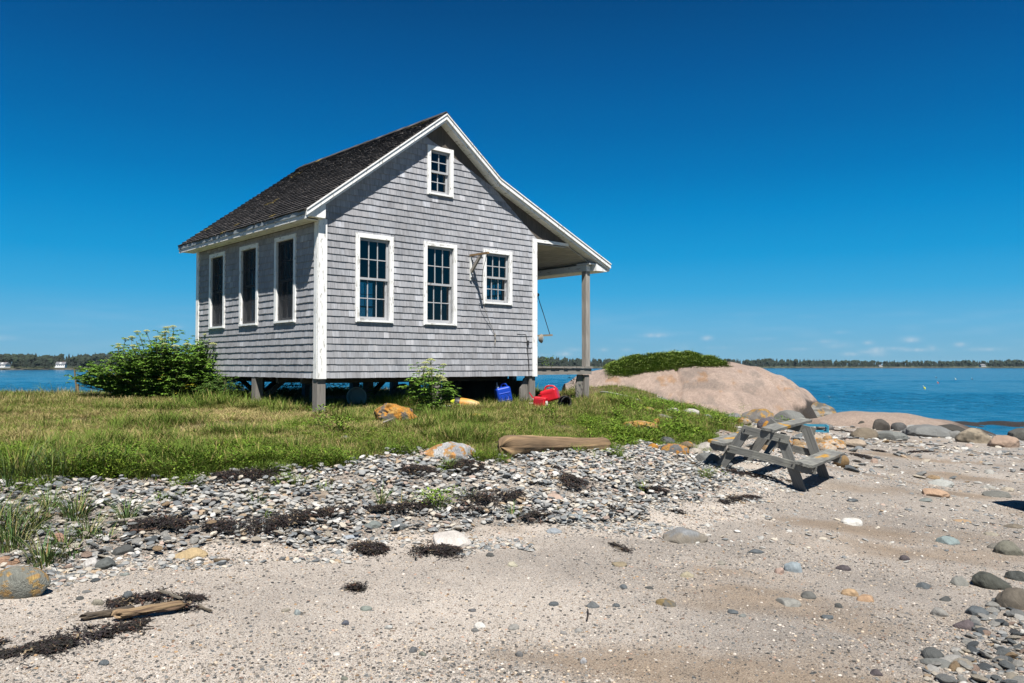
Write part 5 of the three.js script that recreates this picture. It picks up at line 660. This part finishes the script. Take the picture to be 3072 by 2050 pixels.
function bush(name, label, pos, { rx, rz, h, stems, leaves, heads, seed, leaf = 0.10, lowYellow = 0, shape, green = 1 }) {
  const b = base(name, label, 'shrub', pos), r = rng(seed), lp = [], lc = [], tops = [];
  for (let i = 0; i < stems; i++) {
    const a = r() * 6.3, d = Math.sqrt(r()), ex = Math.cos(a) * d * rx, ez = Math.sin(a) * d * rz, H = h * shape(ex / rx) * (0.55 + 0.5 * r()) * (1 - 0.35 * d * d), bx = ex * 0.35, bz = ez * 0.35;
    const curve = new THREE.CatmullRomCurve3([V(bx, -0.05, bz), V(mixn(bx, ex, 0.4), H * 0.5, mixn(bz, ez, 0.4)), V(ex, H, ez)]);
    part('stem', new THREE.TubeGeometry(curve, 5, 0.009, 5), mStem, b); tops.push([V(ex, H, ez), H, curve]);
    const n = leaves / stems | 0;
    for (let k = 0; k < n; k++) {
      const t = 0.12 + 0.85 * r(), p = curve.getPoint(t), a2 = r() * 6.3, out = V(Math.cos(a2), 0.25 + r() * 0.5, Math.sin(a2)).normalize(), L = 0.10 + r() * 0.20, tip = p.clone().addScaledVector(out, L);
      const dark = 0.65 + r() * 0.7, yel = r() < lowYellow && t < 0.6 && n3(ex * 2, 1, ez * 2) > 0, c = yel ? [0.34 * dark, 0.32 * dark, 0.03] : [0.085 * dark * green, 0.16 * dark * green, 0.02 * dark + 0.004];
      for (let m = 0; m < 5; m++) { const f = (m - 2) * 0.62, dd = V(out.x * Math.cos(f) - out.z * Math.sin(f), -0.1 + r() * 0.35, out.x * Math.sin(f) + out.z * Math.cos(f)).normalize(); leafTri(lp, lc, tip, dd, V((r() - 0.5) * 0.5, 1, (r() - 0.5) * 0.5).normalize(), leaf * (0.8 + r() * 0.5), leaf * 0.5, c); }
    }
  }
  const f = part('foliage', fromArrays(lp, lc), mLeaf, b); f.userData.kind = 'stuff';
  tops.sort((p, q) => q[1] - p[1]); for (let k = 0; k < heads; k++) { const [p] = tops[Math.floor(k * Math.min(1.6, stems / heads))] ?? tops[0], up = 0.05 + r() * 0.13, e = p.clone().add(V((r() - 0.5) * 0.12, up, (r() - 0.5) * 0.12)); part('stem', bar(p, e, 0.008), mStem, b); part('flower_head', umbelGeo(r, 0.055 + r() * 0.035).translate(e.x, e.y + 0.03, e.z), mFlower, b); }
  return b;
}
const mLeaf = new THREE.MeshPhysicalMaterial({ color: C(1, 1, 1), roughness: 0.6, vertexColors: true, side: THREE.DoubleSide, transmission: 0.22, thickness: 0, specularIntensity: 0.5 });
const mFlower = std([1, 1, 1], 0.9, { vertexColors: true });
{ const s = spot(452, 1208); bush('leafy_shrub', 'large leafy green shrub with flat flower heads left of the cottage', [s.x, s.y, s.z - 0.75], { rx: 2.1, rz: 1.0, h: 1.56, stems: 180, leaves: 8400, heads: 40, green: 1.45, seed: 12, lowYellow: 0.22, shape: u => u < 0 ? mixn(1, 0.5, clamp((-u - 0.15) / 0.85)) : mixn(1.0, 0.62, u * u) });
  const s3 = spot(660, 1212); bush('low_shrub', 'low green shrub under the far end of the left wall', [s3.x + 0.1, s3.y, s3.z - 0.2], { rx: 0.7, rz: 0.4, h: 0.6, stems: 30, leaves: 1100, heads: 0, seed: 17, shape: u => mixn(1, 0.6, u * u), leaf: 0.06 });
  const s2 = spot(1292, 1243); bush('flowering_shrub', 'small green shrub with flat flower heads in front of the gable wall', [s2.x, s2.y, s2.z - 0.2], { rx: 0.36, rz: 0.3, h: 0.92, stems: 20, leaves: 420, heads: 13, seed: 14, leaf: 0.085, green: 1.5, shape: u => 1 - 0.25 * u * u }); }

// ---------------------------------------------------------------- green cap on the dome
{ const r = rng(66), l = [], geos = [rosette(31, 60, 0.3, 0.3, 0.16, 0.07, [[0.15, 0.22, 0.035], [0.20, 0.26, 0.05], [0.10, 0.16, 0.03]]), tuftGeo(32, 40, 0.25, 0.25, 0.5, 0.02, [[0.2, 0.25, 0.06], [0.15, 0.2, 0.045], [0.3, 0.28, 0.12]])];
  const capTop = curve([[0, 0.0], [0.05, 0.36], [0.16, 0.52], [0.5, 0.56], [0.85, 0.52], [0.93, 0.3], [1, 0.0]]);
  const cx0 = pxX(1815), cx1 = pxX(2160), cap = base('plant_mat', 'thick mat of low green plants on top of the granite dome', 'plants', [0, 0, 0]);
  for (let i = 0; i < 5200; i++) { const t = r(), s = r() * 2 - 1, x = mixn(cx0, cx1, t), td = (x - pxX(1690)) / (pxX(2452) - pxX(1690)), z = -DZ + 0.5 + s * 1.5, sd = (z + DZ - 0.3) / (6.3 * domeSpread(td)), y0 = -2.1 + (domeTop(td) + 2.1) * (1 - Math.abs(sd) ** 2.1), h = capTop(t) * (1 - Math.abs(s) ** 3) * (0.85 + 0.45 * n2(x * 1.1, z * 1.1, 77) + 0.25 * n2(x * 3.3, z * 3.3, 78)) + 0.10, u = 1 - r() ** 2, v = 0.8 + r() * 0.8, far = t < 0.1 || t > 0.9; l.push({ x, y: y0 - 0.12 + u * (h - 0.22), z, s: (far ? 0.3 : 0.4) + r() * 0.5, ry: r() * 6, rx: (r() - 0.5) * 0.6, k: r() < 0.7 ? 0 : 1, c: [v, v, v] }); }
  const m = many('plant_mat_leaves', geos, mGrass, l, 'leaves', 'leaves'); scene.remove(m); m.name = 'foliage'; m.userData = { kind: 'stuff' }; cap.add(m); }

// ---------------------------------------------------------------- things lying under and beside the cottage
const plastic = (c, r = 0.45) => std(c, r);
{ const s = spot(1516, 1216), m = plastic([0.006, 0.055, 0.46], 0.4), g = base('jerry_can', 'blue plastic jerry can leaning under the edge of the cottage', 'jerry can', [s.x, s.y + 0.005, s.z + 0.12], 0.35); g.rotation.z = 0.2; g.scale.setScalar(1.12);
  part('body', new RoundedBoxGeometry(0.30, 0.36, 0.19, 4, 0.045).translate(0, 0.18, 0), m, g); part('rib', new RoundedBoxGeometry(0.24, 0.03, 0.2, 2, 0.012).translate(0, 0.1, 0), m, g); part('rib', new RoundedBoxGeometry(0.24, 0.03, 0.2, 2, 0.012).translate(0, 0.24, 0), m, g);
  part('handle', tube([[-0.02, 0.355, 0], [0.0, 0.41, 0], [0.08, 0.41, 0], [0.11, 0.355, 0]], 0.016, 12), m, g); part('cap', moved(new THREE.CylinderGeometry(0.03, 0.03, 0.04, 14), -0.09, 0.38, 0), plastic([0.4, 0.45, 0.5]), g); part('spout', bar(V(-0.09, 0.39, 0), V(-0.085, 0.47, 0), 0.016), plastic([0.4, 0.45, 0.5]), g); }
{ const s = spot(1640, 1232), m = plastic([0.52, 0.008, 0.018], 0.38), g = base('fuel_can', 'red plastic fuel can lying on its side beside the porch pier', 'fuel can', [s.x, s.y + 0.03, s.z - 0.2], -0.25);
  part('body', new RoundedBoxGeometry(0.36, 0.26, 0.3, 4, 0.05).applyMatrix4(new THREE.Matrix4().makeRotationZ(0.28).setPosition(0.06, 0.27, -0.1)), m, g); part('foot', new RoundedBoxGeometry(0.27, 0.25, 0.24, 3, 0.03).applyMatrix4(new THREE.Matrix4().makeRotationZ(-0.08).setPosition(-0.1, 0.12, 0.1)), m, g); part('recess', new RoundedBoxGeometry(0.19, 0.15, 0.02, 2, 0.008).applyMatrix4(new THREE.Matrix4().makeRotationZ(-0.08).setPosition(-0.12, 0.13, 0.215)), plastic([0.34, 0.006, 0.014]), g);
  part('handle', tube([[-0.06, 0.36, -0.1], [-0.02, 0.45, -0.1], [0.14, 0.46, -0.1], [0.21, 0.38, -0.1]], 0.021, 14), m, g); part('rib', boxAt(-0.1, 0.2, 0.30, 0.315, 0.048, 0.056).applyMatrix4(new THREE.Matrix4().makeRotationZ(0.2)), m, g); part('sticker', new THREE.PlaneGeometry(0.05, 0.09).applyMatrix4(new THREE.Matrix4().makeRotationY(0.35).setPosition(0.052, 0.12, 0.215)), plastic([0.7, 0.66, 0.6]), g);
  const p = base('spout_tube', 'red and white spout leaning behind the red fuel can', 'spout', [s.x - 0.27, s.y + 0.14, s.z - 0.3]); part('tube', bar(V(0, 0.1, 0), V(-0.08, 0.22, 0), 0.022), m, p); part('tip', bar(V(0.045, 0.03, 0), V(0, 0.1, 0), 0.028), plastic([0.7, 0.6, 0.52]), p);
  const b = base('black_tub', 'black plastic tub tipped over beside the red fuel can', 'tub', [s.x + 0.36, s.y + 0.14, s.z - 0.28], 0.5); const tub = new THREE.LatheGeometry([[0, -0.12], [0.10, -0.12], [0.125, 0.1], [0.135, 0.1], [0.135, 0.125], [0.12, 0.125], [0.098, -0.105], [0, -0.105]].map(p => new THREE.Vector2(...p)), 28); part('body', moved(tub, 0, 0, 0, 1.35, 0, 0.3), plastic([0.014, 0.015, 0.018], 0.5), b); part('rim', moved(new THREE.TorusGeometry(0.134, 0.008, 8, 28), 0, -0.0, 0.115, 0.1, 0.0, 0), plastic([0.014, 0.015, 0.018], 0.5), b); }
{ const s = spot(1398, 1228), g = base('lobster_buoy', 'yellow and orange lobster buoy with a black band lying under the cottage', 'buoy', [s.x, s.y + 0.10, s.z - 0.15], -0.12); g.rotation.z = -0.1;
  const lathe = (pts, m, n) => part(n, moved(new THREE.LatheGeometry(pts.map(p => new THREE.Vector2(...p)), 28), 0, 0, 0, 0, 0, Math.PI / 2), m, g);
  lathe([[0.0, 0.335], [0.035, 0.33], [0.06, 0.29], [0.075, 0.245], [0.098, 0.24]], plastic([0.55, 0.62, 0.04], 0.5), 'nose'); lathe([[0.098, 0.24], [0.108, 0.23], [0.112, 0.15], [0.104, 0.13]], plastic([0.02, 0.02, 0.022], 0.5), 'band');
  const g2 = new THREE.LatheGeometry([[0.104, 0.13], [0.112, 0.12], [0.11, 0.02], [0.10, -0.1], [0.075, -0.22], [0.05, -0.27], [0.0, -0.28]].map(p => new THREE.Vector2(...p)), 28), p = g2.attributes.position, c = []; for (let i = 0; i < p.count; i++) { const t = step01(-0.05, -0.12, p.getY(i) + 0.06 * n3(p.getX(i) * 30, p.getY(i) * 30, p.getZ(i) * 30)), k = n3(p.getX(i) * 22, p.getY(i) * 22, p.getZ(i) * 22 + 3) > 0.45 ? 0.5 : 1; c.push(mixn(0.62, 0.6, t) * k, mixn(0.27, 0.42, t) * k, mixn(0.04, 0.16, t) * k); } g2.setAttribute('color', new THREE.Float32BufferAttribute(c, 3)); part('body', moved(g2, 0, 0, 0, 0, 0, Math.PI / 2), std([1, 1, 1], 0.55, { vertexColors: true }), g); part('spindle', bar(V(0.27, 0, 0), V(0.36, 0, 0), 0.022), plastic([0.5, 0.45, 0.3]), g); }
{ const s = spot(1058, 1222), g = base('round_tub', 'clear round tub standing on its side in the shade under the cottage', 'tub', [s.x, s.y + 0.19, s.z - 0.45], 0.1); const m = new THREE.MeshPhysicalMaterial({ color: C(0.22, 0.26, 0.25), roughness: 0.35 });
  part('wall', moved(new THREE.CylinderGeometry(0.185, 0.16, 0.26, 36, 1, true), 0, 0, 0, Math.PI / 2), m, g); part('bottom', new THREE.CircleGeometry(0.16, 36).translate(0, 0, -0.12), m, g); part('rim', new THREE.TorusGeometry(0.188, 0.011, 10, 40).translate(0, 0, 0.13), plastic([0.4, 0.44, 0.43]), g); }
{ const s = spot(1178, 1212); const m = thing('grey_tarp', rockGeo({ s: [0.24, 0.26, 0.2], seed: 55, detail: 9, rough: 0.12, col: [0.16, 0.17, 0.19] }), mSmooth, 'grey rounded bundle under the cottage behind the orange boulder', 'bundle'); m.position.set(s.x + 0.05, s.y + 0.16, s.z - 1.0); }
{ const s = spot(1232, 1205); for (let k = 0; k < 3; k++) { const m = thing('weathered_board', plank(-0.3, 0.3, 0, 0.018, -0.05, 0.05, 60 + k), std([2.6, 2.6, 2.65], 0.85, { vertexColors: true, map: grainMap }), ['top whitish board of the pile under the cottage', 'middle whitish board of the pile under the cottage', 'lowest whitish board of the pile under the cottage'][k], 'board'); m.position.set(s.x + k * 0.03, s.y + 0.24 - k * 0.055, s.z - 0.5 + k * 0.05); m.rotation.set(0.25, -0.15 + k * 0.07, -0.2); }
  const t = spot(1325, 1229); const w = thing('white_pipe', new THREE.CylinderGeometry(0.014, 0.014, 0.36, 10).rotateZ(Math.PI / 2 + 0.02), plastic([0.66, 0.65, 0.62]), 'thin white pipe lying right of the flowering shrub', 'pipe'); w.position.set(t.x, t.y + 0.06, t.z - 0.1);
  const u = spot(1595, 1222); const v = thing('white_pipe', new THREE.CylinderGeometry(0.016, 0.016, 0.12, 10).rotateZ(Math.PI / 2), plastic([0.6, 0.5, 0.42]), 'short pale pipe left of the red fuel can', 'pipe'); v.position.set(u.x, u.y + 0.08, u.z); }
{ // wooden bar hung from the porch roof
  const g = base('hanging_bar', 'wooden bar with coiled rope hung by ropes from the porch roof', 'bar', house.localToWorld(V(6.35, 0, -0.8)).toArray(), TH);
  part('bar', bar(V(-0.15, 0.955, 0), V(0.42, 0.985, 0), 0.045), std([0.30, 0.25, 0.18], 0.9, { map: grainMap }), g); part('rope', tube([[0.35, 0.99, 0], [0.15, 1.45, 0], [-0.08, 1.98, 0], [-0.3, 3.0, 0]], 0.009, 16), mIron, g); part('rope', tube([[-0.12, 0.99, 0], [-0.14, 1.35, 0], [-0.22, 1.95, 0], [-0.3, 3.0, 0]], 0.007, 16), mIron, g); part('pulley', moved(new THREE.CylinderGeometry(0.04, 0.04, 0.05, 16), -0.07, 1.94, 0, Math.PI / 2), mIron, g);
  const coil = []; for (let k = 0; k < 5; k++) coil.push(new THREE.TorusGeometry(0.075 + k * 0.006, 0.012, 8, 24).rotateY(0.3 + k * 0.22).translate(0.02, 0.89, 0.01 * k)); part('rope_coil', merged(coil), mRope, g); }
{ const s = spot(228, 1186); const t = base('wooden_stake', 'weathered wooden stake standing by the shrub against the water', 'stake', [s.x, s.y, s.z]); part('stake', bar(V(0.03, -0.1, 0), V(-0.06, 0.72, 0), 0.03), std([0.22, 0.17, 0.09], 0.9, { map: grainMap }), t); part('short_stake', bar(V(0.12, -0.1, 0.1), V(0.09, 0.3, 0.1), 0.04), std([0.26, 0.20, 0.10], 0.9, { map: grainMap }), t); }

// ---------------------------------------------------------------- far shore
const shore = [[-900, 600], [-200, 560], [330, 600], [700, 720], [1200, 860], [1700, 900], [2200, 1020], [2700, 1050], [3300, 1040], [4200, 1000]];
const shoreAt = px => { let k = 0; while (k < shore.length - 2 && px > shore[k + 1][0]) k++; return mixn(shore[k][1], shore[k + 1][1], sm(clamp((px - shore[k][0]) / (shore[k + 1][0] - shore[k][0])))); };
const crown = curve([[-900, 9], [-200, 10.5], [330, 12.5], [700, 11], [1200, 10], [1650, 12.5], [1900, 10], [2150, 10], [2350, 11.2], [2560, 9.2], [2800, 8.6], [3072, 10], [4200, 10]]);
{ const pos = [], col = [], idx = [], n = 260, m = 8;
  for (let i = 0; i <= n; i++) { const px = mixn(-900, 4200, i / n), d = shoreAt(px) + 14 * n2(px * 0.01, 3, 1); for (let j = 0; j <= m; j++) { const q = d + j * 26, h = j === 0 ? -1.2 : 0.4 + 2.6 * step01(0, 5, j) + 0.8 * n2(px * 0.02, j, 2); pos.push((px - 1536) / F * q, SEA + h, -q); const b = j < 2 ? [0.09, 0.08, 0.065] : [0.06, 0.075, 0.03]; col.push(...b); } }
  for (let i = 0; i < n; i++) for (let j = 0; j < m; j++) { const a = i * (m + 1) + j; idx.push(a, a + m + 1, a + 1, a + 1, a + m + 1, a + m + 2); }
  const g = new THREE.BufferGeometry(); g.setAttribute('position', new THREE.Float32BufferAttribute(pos, 3)); g.setAttribute('color', new THREE.Float32BufferAttribute(col, 3)); g.setIndex(idx); g.computeVertexNormals(); const t = new THREE.Mesh(g, std([1, 1, 1], 1, { vertexColors: true })); t.name = 'far_shore_terrain'; t.userData.kind = 'structure'; scene.add(t);
  const r = rng(5150), trees = [], conifer = seed => { const q = rng(seed), l = [tint(new THREE.CylinderGeometry(0.012, 0.03, 0.4, 5).translate(0, 0.2, 0), [0.05, 0.04, 0.03])]; for (let k = 0; k < 7; k++) { const y = 0.12 + k * 0.125, R = (0.24 - k * 0.031) * (0.8 + q() * 0.4), c = new THREE.ConeGeometry(R, 0.2, 8, 1, true), p = c.attributes.position; for (let i = 0; i < p.count; i++) { const f = 0.75 + 0.5 * q(); p.setXYZ(i, p.getX(i) * f, p.getY(i) + (p.getY(i) < 0 ? (q() - 0.5) * 0.06 : 0), p.getZ(i) * f); } c.computeVertexNormals(); l.push(tint(c.translate((q() - 0.5) * 0.04, y + 0.08, 0), [0.9 + q() * 0.2, 1, 0.9])); } return merged(l); };
  const broad = seed => { const q = rng(seed), l = [tint(new THREE.CylinderGeometry(0.02, 0.03, 0.4, 5).translate(0, 0.2, 0), [0.05, 0.04, 0.03])]; for (let k = 0; k < 9; k++) { const c = rockGeo({ s: [0.16, 0.15, 0.16], seed: seed + k, detail: 2, rough: 0.5, freq: 2.4, col: [1.1, 1.15, 0.8] }); c.translate((q() - 0.5) * 0.3, 0.5 + q() * 0.38, (q() - 0.5) * 0.3); l.push(c); } return merged(l); };
  for (let i = 0; i < 5200; i++) { const px = -850 + r() * 5000, k = r(), d = shoreAt(px) + 16 + k * k * 150, h = crown(px) * (1 + 0.16 * n2(px * 0.02, 1, 6)) * (0.58 + r() * 0.42) * (0.62 + 0.38 * Math.sqrt(k)); const clear = [[10, 30], [184, 34], [2947, 20], [2640, 16]].some(([c, w]) => Math.abs(px - c) < w && k < 0.34); if (clear) continue; const v = 0.7 + r() * 0.6; trees.push({ x: (px - 1536) / F * d, z: -d, y: SEA + 1.5 + 1.6 * k, sx: h * (0.9 + r() * 0.5), sz: h, sy: h, ry: r() * 6, k: r() < 0.72 ? r() * 3 | 0 : 3 + (r() * 2 | 0), c: [0.016 * v, 0.027 * v, 0.017 * v] }); }
  many('far_forest', [conifer(1), conifer(2), conifer(3), broad(11), broad(31)], std([1, 1, 1], 0.95, { vertexColors: true }), trees, 'dark evergreen forest along the far shore of the bay', 'forest'); }
function farHouse(px, w, h, label, turn, wall = [0.75, 0.74, 0.72]) { const d = shoreAt(px) + 17, g = base('far_house', label, 'house', [(px - 1536) / F * d, SEA + 1.6, -d], turn), mw = std(wall, 0.8), mr = std([0.15, 0.155, 0.17], 0.9), mg = std([0.03, 0.04, 0.05], 0.3);
  part('wall', boxAt(-w / 2, w / 2, 0, h * 0.55, -w * 0.35, w * 0.35), mw, g); part('roof', prism([[-w * 0.4, h * 0.551], [w * 0.4, h * 0.551], [0, h]], -w * 0.56, w * 0.56).rotateY(Math.PI / 2), mr, g); part('porch', boxAt(-w * 0.55, w * 0.55, h * 0.0, h * 0.22, w * 0.36, w * 0.5), mw, g); part('dormer', prism([[-w * 0.12, h * 0.6], [w * 0.12, h * 0.6], [w * 0.12, h * 0.78], [0, h * 0.92], [-w * 0.12, h * 0.78]], w * 0.05, w * 0.3), mw, g);
  for (const k of [-0.33, -0.11, 0.11, 0.33]) part('window', boxAt(w * k - 0.3, w * k + 0.3, h * 0.27, h * 0.46, w * 0.35, w * 0.352), mg, g); part('chimney', boxAt(w * 0.2, w * 0.27, h * 0.7, h * 1.1, -0.3, 0.3), std([0.2, 0.1, 0.08], 0.9), g); return g; }
farHouse(184, 6.2, 4.4, 'grey roofed house on the far shore left of the shrub', 0.15); farHouse(12, 6.6, 4.0, 'white house on the far shore at the left edge', -0.25); farHouse(2947, 6.0, 3.6, 'pale house on the far shore at the right', 0.1, [0.42, 0.42, 0.4]); farHouse(2640, 4.5, 2.6, 'small pale hut low on the far right shore', 0.2, [0.5, 0.48, 0.42]);
// pot buoys on the water
const buoyAt = (px, py, s, c, label) => { const d = rayTo(px, py), t = (SEA - 1.6) / d.y, g = base('pot_buoy', label, 'buoy', [d.x * t, SEA, d.z * t]); g.rotation.z = 0.5; part('float', new THREE.LatheGeometry([[0, -0.25], [0.13, -0.2], [0.16, 0.05], [0.1, 0.25], [0.03, 0.3], [0, 0.3]].map(([x, y]) => new THREE.Vector2(x * s, y * s)), 16), plastic(c), g); part('stick', new THREE.CylinderGeometry(0.025 * s, 0.025 * s, 0.35 * s, 6).translate(0, 0.42 * s, 0), plastic([0.7, 0.7, 0.6]), g); };
buoyAt(2775, 1166, 0.8, [0.62, 0.6, 0.03], 'yellow pot buoy, nearest on the bay'); buoyAt(2815, 1150, 0.8, [0.5, 0.08, 0.04], 'small red pot buoy behind the yellow one'); buoyAt(2868, 1139, 0.8, [0.5, 0.52, 0.4], 'pale pot buoy right of the yellow one'); buoyAt(2918, 1139, 0.8, [0.04, 0.05, 0.06], 'dark pot buoy farthest right on the bay'); buoyAt(2810, 1134, 0.8, [0.05, 0.05, 0.05], 'dark pot buoy farthest out on the bay');
scene.fog = new THREE.FogExp2(0xbfd8ea, 0.00005);
scene.traverse(o => { if (/^(seaweed_clump|beach_grass|crest_grass)/.test(o.name)) o.userData.kind = 'thing'; });

renderer.render(scene, camera);
